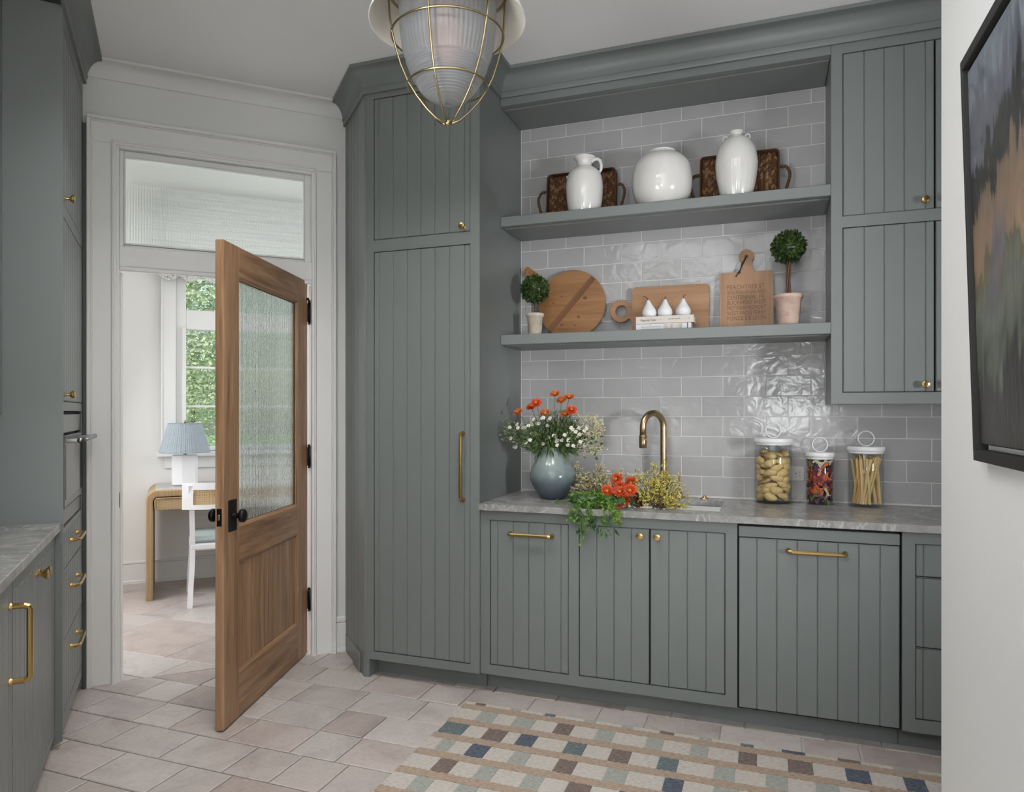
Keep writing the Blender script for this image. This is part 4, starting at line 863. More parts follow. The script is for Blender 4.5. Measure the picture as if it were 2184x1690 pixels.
for s_ in stripes:
    pts = []; n = 200; wv_ = lambda: rr_.uniform(-.0022, .0022)
    if -(s_ + .024) < -DR + .01: continue
    top_ = [(WR * k / n, -(s_ - .022) + (.004 if k % 2 else -.001) + wv_()) for k in range(n + 1)]; bot_ = [(WR * k / n, -(s_ + .022) + (-.004 if k % 2 else .001) + wv_()) for k in range(n, -1, -1)]
    mb = MB(); m_ = n + 1; vs = [(x_, y_, z + .0022) for x_, y_ in top_] + [(x_, y_, z + .0022) for x_, y_ in bot_[::-1]] + [(x_, y_, z - .001) for x_, y_ in top_] + [(x_, y_, z - .001) for x_, y_ in bot_[::-1]]
    mb.add(vs, [(k, k + 1, m_ + k + 1, m_ + k) for k in range(n)] + [(k, 2 * m_ + k, 2 * m_ + k + 1, k + 1) for k in range(n)] + [(m_ + k, m_ + k + 1, 3 * m_ + k + 1, 3 * m_ + k) for k in range(n)])
    obj('stripe', mb, 'rug_tan', rg)

# ------------------------------------------------------------------ painting on the right wall
pz0, pz1 = 1.249, 2.077; tilt = math.atan2(.024, pz1 - pz0)
pa = thing('painting', 'dark landscape painting of trees and a tan slope in a thin black frame', 'painting', (.40 + .001, 1.733, pz0), rot=(0, 0, 0))
pa.rotation_euler = Matrix(((0, 1, 0), (-1, 0, 0), (0, 0, 1))).to_euler()   # local x -> -Y, local y -> +X
pa.rotation_mode = 'XYZ'
sh_ = Matrix.Rotation(tilt, 4, 'X')   # lean out of the wall at the top (towards -X = local -y)
HW, HH = .80, .828
def pobj(n_, mb, m_): o = obj(n_, mb, m_, pa); o.matrix_local = sh_; return o
fm = MB(); fm.box(0, .012, 0, .04, 0, HH, .001); fm.box(HW - .012, HW, 0, .04, 0, HH, .001); fm.box(.012, HW - .012, 0, .04, 0, .012 + .01, .001); fm.box(.012, HW - .012, 0, .04, HH - .022, HH, .001); fm.box(0.01, HW - .01, .034, .04, .01, HH - .01)
pobj('frame', fm, 'frame_black'); cvm = MB().box(.020, HW - .02, .008, .03, .034, HH - .03, .002); cv_ = pobj('canvas', cvm, 'painted_canvas')

# ------------------------------------------------------------------ shelf things
ZU, ZL = 2.350, 1.743      # shelf tops
def strip(prof, n=4):
    "smooth a lathe profile with Catmull-Rom"
    out = []
    for i in range(len(prof) - 1):
        p0, p1, p2, p3 = prof[max(i - 1, 0)], prof[i], prof[i + 1], prof[min(i + 2, len(prof) - 1)]
        for k in range(n):
            t_ = k / n; out.append(tuple(max(0, .5 * (2 * b + (c - a) * t_ + (2 * a - 5 * b + 4 * c - d_) * t_**2 + (-a + 3 * b - 3 * c + d_) * t_**3)) for a, b, c, d_ in zip(p0, p1, p2, p3)))
    out.append(prof[-1]); return out
v = thing('pitcher', 'white glazed jug with one loop handle, leftmost on the upper shelf', 'jug', (-.879, 3.595, ZU))
pr = strip([(.068, 0), (.075, .006), (.088, .06), (.0945, .13), (.0935, .175), (.083, .218), (.060, .243), (.041, .254), (.037, .268), (.041, .284), (.053, .299), (.056, .304)])
obj('body', MB().lathe([(0, 0.001)] + pr + [(.054, .3055), (.049, .298), (.036, .28), (.032, .262)], 48, cap=False), 'white_glaze', v)
obj('handle', MB().tube([(.036, 0, .278), (.050, 0, .288), (.068, 0, .290), (.082, 0, .278), (.088, 0, .255), (.086, 0, .232), (.078, 0, .222)], [.007, .007, .007, .0065, .006, .006, .007], 10, flat=1.3), 'white_glaze', v)
obj('lug', MB().sphere((-.088, 0, .213), .009, 10, 8, sq=(1, .7, 1)), 'white_glaze', v)
v = thing('round_vase', 'large squat round white vase in the middle of the upper shelf', 'vase', (-.487, 3.59, ZU))
pr = strip([(.084, 0), (.096, .005), (.132, .050), (.1455, .11), (.1455, .155), (.134, .212), (.108, .248), (.076, .268), (.064, .276), (.066, .283)])
obj('body', MB().lathe([(0, .001)] + pr + [(.062, .2835), (.058, .272)], 64, cap=False), 'white_glaze', v)
v = thing('ribbed_vase', 'tall egg shaped white vase with incised ribs and two tiny loops', 'vase', (-.137, 3.60, ZU))
pr = strip([(.058, 0), (.066, .005), (.083, .07), (.095, .145), (.0965, .19), (.088, .245), (.066, .288), (.040, .310), (.027, .318), (.024, .324), (.030, .333), (.033, .338)], 6)
def ribs(r_, z_, a):
    d_ = 0
    if .02 < z_ < .18 and r_ > .06: d_ = .0010 if (a * 22 / (2 * PI)) % 1 < .06 else 0
    if .195 < z_ < .29: d_ = .0012 if (a * 9 / (2 * PI)) % 1 < .04 else 0
    if abs(z_ - .183) < .0035 or abs(z_ - .200) < .003: d_ = -.0016
    return r_ - d_
obj('body', MB().lathe([(0, .001)] + pr + [(.029, .3385), (.022, .328)], 176, fr=ribs, cap=False), 'white_glaze', v)
for s_ in (-1, 1): obj('loop', MB().tube([(s_ * (.050 + .011 * cos(a)) , 0, .308 + .013 * sin(a)) for a in [2 * PI * i / 16 for i in range(16)]], .0032, 8, closed=True), 'white_glaze', v)

def tray(x, wd, ht, label, lean=.10):
    g_ = thing('woven_tray', label, 'tray', (x, 3.705, ZU), rot=(-lean, 0, 0), group=None); r_ = random.Random(int(x * 100))
    h = wd / 2; c_ = .022
    def rr(hw, hh, rad, n=5):
        pts = []
        for cx, cy, a0 in ((hw - rad, hh - rad, 0), (-hw + rad, hh - rad, 90), (-hw + rad, -hh + rad, 180), (hw - rad, -hh + rad, 270)):
            for k in range(n): a = R(a0 + 90 * k / (n - 1)); pts.append((cx + rad * cos(a), cy + rad * sin(a)))
        return pts
    P_ = [(a, b + ht / 2) for a, b in rr(h, ht / 2, c_)]
    obj('base', MB().prism(P_, .006, .012, 'y'), 'hyacinth', g_)
    side = MB(); n = len(P_)
    for k in range(n):
        p, q = P_[k], P_[(k + 1) % n]
        side.add([(p[0], -.028, p[1]), (q[0], -.028, q[1]), (q[0], .010, q[1]), (p[0], .010, p[1]), (p[0] * .97, -.028, p[1] * .97 + ht * .015), (q[0] * .97, -.028, q[1] * .97 + ht * .015), (q[0] * .97, .008, q[1] * .97 + ht * .015), (p[0] * .97, .008, p[1] * .97 + ht * .015)], [(0, 1, 2, 3), (4, 7, 6, 5), (0, 4, 5, 1)])
    obj('rim', side, 'hyacinth', g_)
    mb = MB(); lw, lh = .0150, .036; cols_ = int(wd / .0135)
    for i in range(cols_):
        for j in range(int(ht / .017) - 1):
            x_ = -h + .012 + (wd - .024) * (i + .5) / cols_; z_ = .014 + j * .017 + (.0085 if i % 2 else 0)
            if z_ > ht - .018: continue
            a = (R(24) if i % 2 else R(-24)) + r_.uniform(-.12, .12); w_, l_ = lw * r_.uniform(.8, 1.05), lh * r_.uniform(.85, 1.1); y_ = -.004 - r_.uniform(0, .003)
            T = Matrix.Translation((x_, y_, z_)) @ Matrix.Rotation(a, 4, 'Y') @ Matrix.Rotation(r_.uniform(-.15, .15), 4, 'X')
            mb.add([(0, 0, -l_ / 2), (w_ / 2, -.001, -l_ * .1), (w_ / 2.6, -.001, l_ * .25), (0, .002, l_ / 2), (-w_ / 2.6, -.001, l_ * .25), (-w_ / 2, -.001, -l_ * .1), (0, -.0095, 0)], [(0, 1, 6), (1, 2, 6), (2, 3, 6), (3, 4, 6), (4, 5, 6), (5, 0, 6)], mi=r_.choice((0, 0, 1)), T=T)
    obj('braided_weave', mb, ['dried_leaf_dark', 'dried_leaf'], g_, kind='stuff')
    for s_ in (-1, 1):
        pts = [(s_ * (h - .004), -.014, ht * .26 - .05), (s_ * (h + .022), -.018, ht * .26 - .03), (s_ * (h + .045), -.02, ht * .45), (s_ * (h + .046), -.02, ht * .55), (s_ * (h + .03), -.018, ht * .66), (s_ * (h - .004), -.014, ht * .68)]
        path = [];
        for k in range(len(pts) - 1):
            for m_ in range(6): path.append(tuple(pts[k][c] + (pts[k + 1][c] - pts[k][c]) * m_ / 6 for c in range(3)))
        path.append(pts[-1]); path = [Vector(p) for p in path]
        for _ in range(3): path = [path[0]] + [(path[k - 1] + path[k] * 2 + path[k + 1]) / 4 for k in range(1, len(path) - 1)] + [path[-1]]
        obj('handle', MB().tube(path, [.0066 + .0014 * (k % 2) for k in range(len(path))], 8), 'wrapped_handle', g_)
    return g_
tray(-.925, .375, .275, 'brown woven tray with looped handles behind the white jug')
tray(-.129, .372, .272, 'brown woven tray with looped handles behind the ribbed white vase')

def leafy_ball(n, rad, size, rng, hollow=.55):
    mb = MB()
    for _ in range(n):
        d_ = Vector((rng.gauss(0, 1), rng.gauss(0, 1), rng.gauss(0, 1))).normalized(); p = d_ * rad * rng.uniform(.78, 1.0)
        up = (d_ * rng.uniform(.3, 1.0) + Vector((rng.gauss(0, 1), rng.gauss(0, 1), rng.gauss(0, 1))) * .45).normalized(); sd_ = up.cross(d_ + Vector((rng.gauss(0, .5), rng.gauss(0, .5), rng.gauss(0, .5)))).normalized(); nn = up.cross(sd_)
        l_ = size * rng.uniform(.7, 1.15); w_ = l_ * .30
        mb.add([p, p + up * l_ * .5 + sd_ * w_ + nn * w_ * .3, p + up * l_, p + up * l_ * .5 - sd_ * w_ + nn * w_ * .3, p + up * l_ * .5], [(0, 1, 4), (1, 2, 4), (2, 3, 4), (3, 0, 4)])
    return mb
def topiary(x, pr, pm, stem, ball_z, ball_r, label, stems, pot_h, leaf, n, mat_s, seed):
    t_ = thing('topiary', label, 'potted plant', (x, 3.60, ZL)); rng = random.Random(seed); r0, r1 = pr
    pb = MB().lathe([(0, .001), (r0, 0), (r0 + .002, .004), (r1 - .006, pot_h - .020), (r1, pot_h - .018), (r1 + .001, pot_h - .010), (r1, pot_h - .002), (r1 - .003, pot_h), (r1 - .008, pot_h - .003), (r1 - .010, pot_h - .012), (0, pot_h - .013)], 40, cap=False)
    obj('pot', pb, pm, t_); obj('soil', MB().lathe([(0, pot_h - .010), (r1 - .010, pot_h - .0115)], 24, cap=False), 'soil', t_)
    for k in range(stems):
        ph = 2 * PI * k / max(stems, 1); pts = []
        for i in range(9):
            s_ = i / 8; a = ph + s_ * 3.0; rad_ = (.0075 if stems > 1 else .002) * (1 + .3 * sin(7 * s_ + k)); pts.append((rad_ * cos(a), rad_ * sin(a), pot_h - .014 + (ball_z - pot_h + .01) * s_))
        obj('stem', MB().tube(pts, .0042 if stems > 1 else .0055, 6), mat_s, t_)
    obj('foliage', leafy_ball(n, ball_r - leaf * .55, leaf, rng), 'boxwood_leaf', t_, (0, 0, ball_z), kind='stuff'); obj('core', MB().sphere((0, 0, ball_z), ball_r * .78, 16, 10), 'boxwood_leaf', t_)
topiary(-1.147, (.033, .047), 'terracotta_white', 1, .252, .079, 'smaller boxwood ball topiary in a whitewashed pot', 1, .124, .019, 1500, 'brown_stem', 5)
topiary(.093, (.044, .064), 'terracotta_pink', 4, .376, .079, 'taller boxwood ball topiary with twisted stems in a pinkish pot', 4, .152, .024, 1100, 'brown_stem', 6)

def circ(cx, cy, r_, n=48, a0=0, a1=360): return [(cx + r_ * cos(R(a0 + (a1 - a0) * k / n)), cy + r_ * sin(R(a0 + (a1 - a0) * k / n))) for k in range(n + (0 if abs(a1 - a0) >= 359.9 else 1))]
# round board: local x along its handle axis
b_ = thing('round_cutting_board', 'round pine board with dark diagonal inlay and handle, behind the small topiary', 'cutting board', (-.985, 3.724, ZL), rot=(-.06, 0, 0))
rad = .184; ha = R(142.5)
def rot2(p, a): return (p[0] * cos(a) - p[1] * sin(a), p[0] * sin(a) + p[1] * cos(a))
hw_ = .024; a_off = math.asin(hw_ / rad); poly = [rot2((rad * cos(a), rad * sin(a)), ha) for a in [a_off + (2 * PI - 2 * a_off) * k / 72 for k in range(73)]]
poly += [rot2(p, ha) for p in [(rad + .148, -hw_), (rad + .156, -hw_ + .008), (rad + .156, hw_ - .008), (rad + .148, hw_)]]
poly = [(x_, y_ + rad + .001) for x_, y_ in poly]
def face(mb, pl, y0, y1, b=0, mi=0): return mb.prism(pl[::-1], y0, y1, 'y', b=b, mi=mi)
ob = obj('board', face(MB(), poly, 0, .020), 'board_amber', b_); bev(ob, .003)
ia = R(49); sw = .0165; L2 = (rad**2 - sw**2)**.5 - .001
inl = [rot2((p[0], p[1] - .0), ia) for p in [(-L2, -sw), (L2, -sw), (L2, sw), (-L2, sw)]]; inl = [(x_ + .004, y_ + rad) for x_, y_ in inl]
obj('inlay', MB().prism([(-L2, -sw), (L2, -sw), (L2, sw), (-L2, sw)], -.0006, .004, 'y'), 'board_dark_strip', b_, (.0, 0, rad), rot=(0, -ia, 0))
for kx_, kz_, kr in ((.075, .03, .009), (-.055, .045, .005), (.04, -.07, .007), (-.05, -.11, .008), (.02, -.115, .005), (-.10, .01, .005)): obj('knot', MB().lathe([(0, 0), (kr * .6, .0003), (kr, 0)], 12, T=Matrix.Translation((kx_, -.0003, rad + kz_)) @ Matrix.Rotation(R(90), 4, 'X') @ Matrix.Diagonal((1.3, 1, 1, 1)), cap=False), 'board_dark_strip', b_)
hp_ = rot2((rad + .136, 0), ha); obj('twine', MB().tube([(hp_[0], -.003, hp_[1] + rad), (hp_[0] - .003, -.006, hp_[1] + rad - .05), (hp_[0] - .004, -.008, hp_[1] + rad - .15), (hp_[0] - .002, -.01, hp_[1] + rad - .22)], .0016, 6).tube([(hp_[0] + .004, -.003, hp_[1] + rad), (hp_[0] + .006, -.006, hp_[1] + rad - .08), (hp_[0] + .002, -.01, hp_[1] + rad - .19), (hp_[0] - .005, -.012, hp_[1] + rad - .24)], .0016, 6), 'twine', b_)

b_ = thing('handled_cutting_board', 'wide rectangular board with big ring handle behind the books', 'cutting board', (-.466, 3.733, ZL), rot=(-.05, 0, 0))
x_l, x_r, h_ = -.193, .193, .254
pl = [(x_l, 0), (x_r, 0), (x_r, h_ - .012), (x_r - .012, h_), (x_l + .012, h_), (x_l, h_ - .012)]
ob = obj('board', face(MB(), pl, 0, .020), 'board_maple', b_); bev(ob, .003)
ring = MB(); cxr, czr = -.253, .134; n = 40; ro, ri = .059, .030
def arc_(r_): return [(cxr + r_ * cos(2 * PI * k / n), czr + r_ * sin(2 * PI * k / n)) for k in range(n)]
O_, I_ = arc_(ro), arc_(ri)
vs = [(x_, y_, z_) for y_ in (.0, .020) for x_, z_ in O_] + [(x_, y_, z_) for y_ in (.0, .020) for x_, z_ in I_]
fs = []
for k in range(n): k2 = (k + 1) % n; fs += [(k, k2, n + k2, n + k), (2 * n + k, 3 * n + k, 3 * n + k2, 2 * n + k2), (k, 2 * n + k, 2 * n + k2, k2), (n + k, n + k2, 3 * n + k2, 3 * n + k)]
ring.add(vs, fs); ob = obj('ring_handle', ring, 'board_maple', b_); bev(ob, .003)
obj('neck', MB().prism([(x_l - .024, .096), (x_l - .010, .088), (x_l + .001, .072), (x_l + .001, .196), (x_l - .010, .180), (x_l - .024, .172)], .0005, .0195, 'y'), 'board_maple', b_)

b_ = thing('engraved_cutting_board', 'upright wooden board engraved with street names and tied with a leather cord', 'cutting board', (-.096, 3.736, ZL), rot=(-.055, 0, 0))
wx, hx = .126, .302; ncz = .378
pl = [(-wx, .0), (wx, 0), (wx, hx - .012), (wx - .003, hx - .004), (wx - .012, hx), (.048, hx), (.034, hx + .006), (.026, hx + .018), (.025, hx + .034)]
pl += [(.0 + .036 * cos(R(a)), ncz + .036 * sin(R(a))) for a in range(-40, 221, 20)] + [(-.025, hx + .034), (-.026, hx + .018), (-.034, hx + .006), (-.048, hx), (-wx + .012, hx), (-wx + .003, hx - .004), (-wx, hx - .012)]
ob = obj('board', face(MB(), pl, 0, .018), 'board_maple_vertical', b_); bev(ob, .0025)
obj('hole', MB().lathe([(0, .0005), (.0085, .0005), (.010, 0)], 20, T=Matrix.Translation((0, -.0004, ncz)) @ Matrix.Rotation(R(90), 4, 'X'), cap=False), 'engraving', b_)
cd_ = [(0, -.004, ncz), (-.012, -.006, ncz - .028), (-.026, -.006, ncz - .062), (-.036, -.005, ncz - .085)]
obj('leather_cord', MB().tube(cd_, .0026, 6).tube([(0, -.003, ncz), (-.020, -.004, ncz - .035), (-.030, -.006, ncz - .07), (-.050, -.004, ncz - .10)], .0022, 6).sphere((-.034, -.008, ncz - .080), .007, 8, 6), 'leather', b_)
def text(parent, s_, x_, z_, size, mat_, width=None, y_=-.0006, ext=.0003, align='CENTER', name='lettering', rot=None):
    c_ = bpy.data.curves.new(name, 'FONT'); c_.body = s_; c_.size = size; c_.align_x = align; c_.align_y = 'CENTER'; c_.extrude = ext; c_.resolution_u = 2; c_.materials.append(M[mat_])
    o = bpy.data.objects.new(name, c_); COL.objects.link(o); o.parent = parent; o.location = (x_, y_, z_); o.rotation_euler = rot if rot else (R(90), 0, 0)
    if width:
        bpy.context.view_layer.update(); wd = o.dimensions.x; o.scale = (width / wd if wd > 0 else 1, 1, 1)
    bpy.context.view_layer.update(); me = bpy.data.meshes.new_from_object(o); o2 = bpy.data.objects.new(name, me); COL.objects.link(o2); o2.parent = parent; o2.location = o.location; o2.rotation_euler = o.rotation_euler; o2.scale = o.scale
    bpy.data.objects.remove(o); bpy.data.curves.remove(c_)
    return o2
for k, s_ in enumerate(['PEACHTREE ST.', 'VIRGINIA-HIGHLAND', 'CENTENNIAL PK.', 'BUCKHEAD WEST', 'MIDTOWN PIEDMONT', 'WEST PACES FERRY', 'PONCE DE LEON']):
    text(b_, s_, .0, .226 - k * .0262, .030 if k in (0, 2, 5) else .029, 'engraving', .182)

# books and pears
def book(name, label, x0, x1, y0, y1, z0, z1, cover, spine_label=None):
    b = thing(name, label, 'book', ((x0 + x1) / 2, y0, z0)); h = (x1 - x0) / 2; d_ = y1 - y0; t_ = z1 - z0
    obj('pages', MB().box(-h + .004, h - .005, .004, d_ - .005, .0025, t_ - .0025), 'paper', b)
    obj('cover', MB().box(-h, h, 0, d_, 0, .0025, .0008).box(-h, h, 0, d_, t_ - .0025, t_, .0008).box(-h, h, 0, .004, 0, t_, .0015), cover, b)
    return b, h, t_
b1, h, t_ = book('book', 'white cookbook with grey lettering at the bottom of the pair under the pears', -.612, -.345, 3.572, 3.705, ZL, ZL + .0405, 'book_white')
text(b1, 'THE', -h + .072, .034, .006, 'grey_ink'); text(b1, 'WILLIAMS-SONOMA', -h + .074, .0255, .013, 'grey_ink', .098); text(b1, 'BAKING BOOK', -h + .074, .0115, .016, 'grey_ink', .092)
obj('spine_picture', MB().box(.0, .092, -.0006, 0, .003, .037), 'rug_cream', b1); obj('spine_band', MB().box(.115, .119, -.0006, 0, .002, .0385), 'shadow_gap', b1)
b2, h, t_ = book('book', 'cream cookbook with a dark title on top of the pair under the pears', -.612, -.332, 3.570, 3.705, ZL + .0412, ZL + .0772, 'book_cream')
text(b2, 'Magnolia Table', -h + .062, .017, .0155, 'ink', .076); text(b2, 'VOLUME 2', -h + .118, .018, .005, 'grey_ink'); text(b2, 'JOANNA GAINES', .048, .019, .0085, 'ink', .058); text(b2, 'G', h - .024, .019, .013, 'grey_ink')
obj('ribbon', MB().box(h - .004, h - .002, .02, .024, -.012, .03), 'leather', b2)
def pear(x_, lean, stem, label):
    p = thing('ceramic_pear', label, 'ornament', (x_, 3.64, ZL + .0775), group='white pears on the books'); pr = strip([(.0, .0), (.018, .001), (.031, .008), (.0365, .022), (.034, .038), (.024, .056), (.015, .072), (.009, .084), (.005, .090), (.0, .092)], 5)
    mb = MB().lathe(pr, 32, cap=False); mb.v = [(x + lean * (z / .09)**2, y, z) for x, y, z in mb.v]; obj('body', mb, 'white_matte', p)
    obj('stem', MB().tube([(lean + a, 0, .088 + b) for a, b in stem], [.0022, .002, .0018, .0016][:len(stem)] + [.0016] * max(0, len(stem) - 4), 6), 'dark_stem', p)
pear(-.555, -.006, [(0, 0), (-.004, .010), (-.011, .018), (-.020, .022), (-.029, .020)], 'left white pear, its long stem bent far to the left')
pear(-.478, .0, [(0, 0), (0, .008), (0.001, .018)], 'middle white pear with a short straight stem')
pear(-.389, .0, [(0, 0), (.002, .010), (.005, .018), (.012, .020)], 'right white pear, its stem hooked to the right')

# ------------------------------------------------------------------ jars of pasta
def jar(x_, y_, r_, h_, rr_, label):
    j = thing('pasta_jar', label, 'jar', (x_, y_, CZ)); obj('glass', MB().lathe([(0, .0), (r_ - .003, .0), (r_, .003), (r_, h_ - .012), (r_ - .001, h_ - .010), (r_ - .003, h_ - .010), (r_ - .0035, h_ - .014), (r_ - .0035, .014), (r_ - .008, .011), (0, .010)], 56, cap=False), 'jar_glass', j)
    obj('lid', MB().lathe([(0, h_ + .0005), (r_ + .002, h_), (r_ + .0035, h_ + .003), (r_ + .0035, h_ + .018), (r_ + .001, h_ + .021), (0, h_ + .0215)], 48, cap=False), 'white_lacquer', j)
    obj('seal', MB().lathe([(r_ - .0045, h_ - .012), (r_ - .001, h_ - .009), (r_ - .001, h_ + .0), (r_ - .0045, h_ + .0)], 40, cap=False), 'white_glaze', j)
    zc_ = h_ + .0215 + rr_ + .0015; ry = R(-18)
    obj('ring', MB().tube([(rr_ * cos(2 * PI * k / 40) * cos(ry), rr_ * cos(2 * PI * k / 40) * sin(ry), zc_ + rr_ * sin(2 * PI * k / 40)) for k in range(40)], .0028, 8, closed=True), 'white_lacquer', j)
    return j
J1 = (.028, 3.688, .0845); J2 = (.235, 3.711, .0605); J3 = (.430, 3.702, .0755)
jar(*J1[:2], J1[2], .289, .035, 'wide glass jar of pasta shells under a white ringed lid'); jar(*J2[:2], J2[2], .224, .034, 'small glass jar of coloured bow tie pasta'); jar(*J3[:2], J3[2], .256, .034, 'glass jar of long flat pasta nearest the right wall')
def shell_mesh():
    mb = MB(); nu, nv = 12, 10; vs = []
    for i in range(nu + 1):
        s_ = -1 + 2 * i / nu; r_ = .0205 * (1 - abs(s_)**2.2)**.6 * (1 - .25 * s_) + .0015; L_ = .033
        for k in range(nv + 1):
            a = R(-150 + 270 * k / nv + 25 * s_); rc = r_ * (1 - .55 * (max(0, (k - nv * .55) / (nv * .45)))**1.5); vs.append((L_ * s_, rc * sin(a), rc * cos(a) + .003 * s_ * s_))
    nn = nv + 1; mb.add(vs, [(i * nn + k, i * nn + k + 1, (i + 1) * nn + k + 1, (i + 1) * nn + k) for i in range(nu) for k in range(nv)], smooth=True); return mb
def bow_mesh():
    mb = MB(); vs = []; nx, ny = 8, 6
    for i in range(nx + 1):
        x_ = -1 + 2 * i / nx; pinch = .22 + .78 * min(1, abs(x_) * 1.25)
        for k in range(ny + 1): y_ = -1 + 2 * k / ny; vs.append((x_ * .0225 + (.0013 * (1 if k % 2 else -1) if i in (0, nx) else 0), y_ * .0155 * pinch, (.0045 * (1 - abs(x_))) * cos(y_ * 5) + .0015 * x_ * x_))
    nn = ny + 1; mb.add(vs, [(i * nn + k, i * nn + k + 1, (i + 1) * nn + k + 1, (i + 1) * nn + k) for i in range(nx) for k in range(ny)], smooth=True); return mb
def solid(me, th):
    import bmesh
    bm = bmesh.new(); bm.from_mesh(me); bmesh.ops.recalc_face_normals(bm, faces=bm.faces); bmesh.ops.solidify(bm, geom=bm.faces[:], thickness=th); bm.to_mesh(me); bm.free()
    for p in me.polygons: p.use_smooth = True
    return me
ORD = ['lowest', 'second', 'third', 'fourth', 'fifth', 'sixth', 'seventh', 'eighth', 'ninth', 'tenth', 'eleventh']
shm = solid(shell_mesh().mesh('pasta_shell', 'pasta_pale'), .0016)
rng = random.Random(21)
def place_in(jar_, me, rad_, z_, inner, name, label, cat, group, spread=.25):
    n = len(rad_)
    for k, a in enumerate(rad_):
        o = bpy.data.objects.new(name, me[rng.randrange(len(me))] if isinstance(me, list) else me); COL.objects.link(o)
        o.location = (jar_[0] + inner * cos(a), jar_[1] + inner * sin(a), z_ + rng.uniform(-.004, .004)); 
        o.rotation_euler = (rng.uniform(-.6, .6) + R(90) * 0, rng.uniform(-.45, .45), a + R(90) + rng.uniform(-spread, spread)); 
        M3 = Matrix.Rotation(a + R(90), 4, 'Z') @ Matrix.Rotation(rng.uniform(-.5, .5) + (PI if rng.random() < .5 else 0), 4, 'Y') @ Matrix.Rotation(R(90) + rng.choice((-1.3, -.4, .5, 1.4, 2.4)) + rng.uniform(-.3, .3), 4, 'X'); o.rotation_euler = M3.to_euler()
        yield o, k
lv_ = 0
for L_ in range(8):
    z_ = CZ + .034 + L_ * .0275; n = 7; 
    for rad_, inner in (([2 * PI * (k + .5 * (L_ % 2)) / 7 for k in range(7)], .056), ([2 * PI * (k + .3 * (L_ % 2)) / 2 for k in range(2)], .020)):
        if L_ == 7: rad_ = rad_[:3]
        for o, k in place_in(J1, shm, rad_, z_, inner, 'pasta_shell', '', '', ''):
            tag(o, f'pale pasta shell in the {ORD[L_]} layer from the bottom of the widest jar', 'pasta', f'pasta shells in the {ORD[L_]} layer')
bows = {}
for m_, lab in (('pasta_purple', 'dark purple'), ('pasta_orange', 'orange'), ('cream_pasta', 'cream'), ('pasta_green', 'dull green'), ('pasta_yellow', 'mustard yellow'), ('pasta_red', 'deep red')): bows[m_] = (solid(bow_mesh().mesh('bow_tie_pasta', m_), .0013), lab)
seq = ['pasta_purple', 'pasta_orange', 'pasta_red', 'pasta_purple', 'cream_pasta', 'pasta_yellow', 'pasta_purple', 'pasta_orange', 'pasta_green', 'pasta_red', 'pasta_purple', 'cream_pasta', 'pasta_orange']
q_ = 0
for L_ in range(11):
    z_ = CZ + .024 + L_ * .0172
    for cnt, inner in ((7, .0475), (3, .022)):
        for o, k in place_in(J2, bows['pasta_red'][0], [2 * PI * (k_ + .5 * (L_ % 2)) / cnt for k_ in range(cnt)], z_, inner, 'bow_tie_pasta', '', '', ''):
            m_ = seq[rng.randrange(len(seq))]; o.data = bows[m_][0]; o.rotation_euler = (Matrix.Rotation(2 * PI * (k + .5 * (L_ % 2)) / cnt + R(90), 4, 'Z') @ Matrix.Rotation(rng.uniform(-1.3, 1.3), 4, 'Y') @ Matrix.Rotation(R(90) + rng.uniform(-.5, .5), 4, 'X')).to_euler()
            tag(o, f'{bows[m_][1]} bow tie pasta, {ORD[L_]} layer up in the small jar', 'pasta', f'{bows[m_][1]} bow ties in the {ORD[L_]} layer')
for k in range(60):
    y_ = -.062 + .124 * ((k * 7) % 60) / 59; ch = (.0655**2 - y_ * y_)**.5 * .97; right = k % 5 > 1
    x0_ = rng.uniform(-ch, ch * .25) if right else rng.uniform(-ch * .8, ch); x1_ = x0_ + (rng.uniform(.030, .062) if right else rng.uniform(-.034, -.008)); x1_ = max(-ch, min(ch, x1_)); yo = rng.uniform(-.004, .004)
    p0 = Vector((x0_, y_, CZ + .0135)); p1 = Vector((x1_, y_ + yo, CZ + .226 + rng.uniform(-.016, .006))); pm_ = (p0 + p1) / 2
    dd_ = (p1 - p0).normalized(); wv_ = Vector((dd_.z, 0, -dd_.x)) * .0042; nv_ = Vector((0, .0009, 0))
    vs_ = [q + a * wv_ + b * nv_ for q in (p0, pm_ + Vector((0, -.001, 0)), p1) for a, b in ((-1, -1), (1, -1), (1, 1), (-1, 1))]
    mb = MB().add(vs_, [(4 * i_ + m_, 4 * i_ + (m_ + 1) % 4, 4 * i_ + 4 + (m_ + 1) % 4, 4 * i_ + 4 + m_) for i_ in (0, 1) for m_ in range(4)] + [(0, 1, 2, 3), (11, 10, 9, 8)])
    o = obj('pasta_strand', mb, rng.choice(['pasta_pale', 'pasta_gold', 'pasta_pale']), None, (J3[0], J3[1], 0))
    ln = 'leaning right' if right else 'leaning left'; tag(o, f'long flat pasta strand {ln} in the right glass jar', 'pasta', f'pasta strands {ln}')

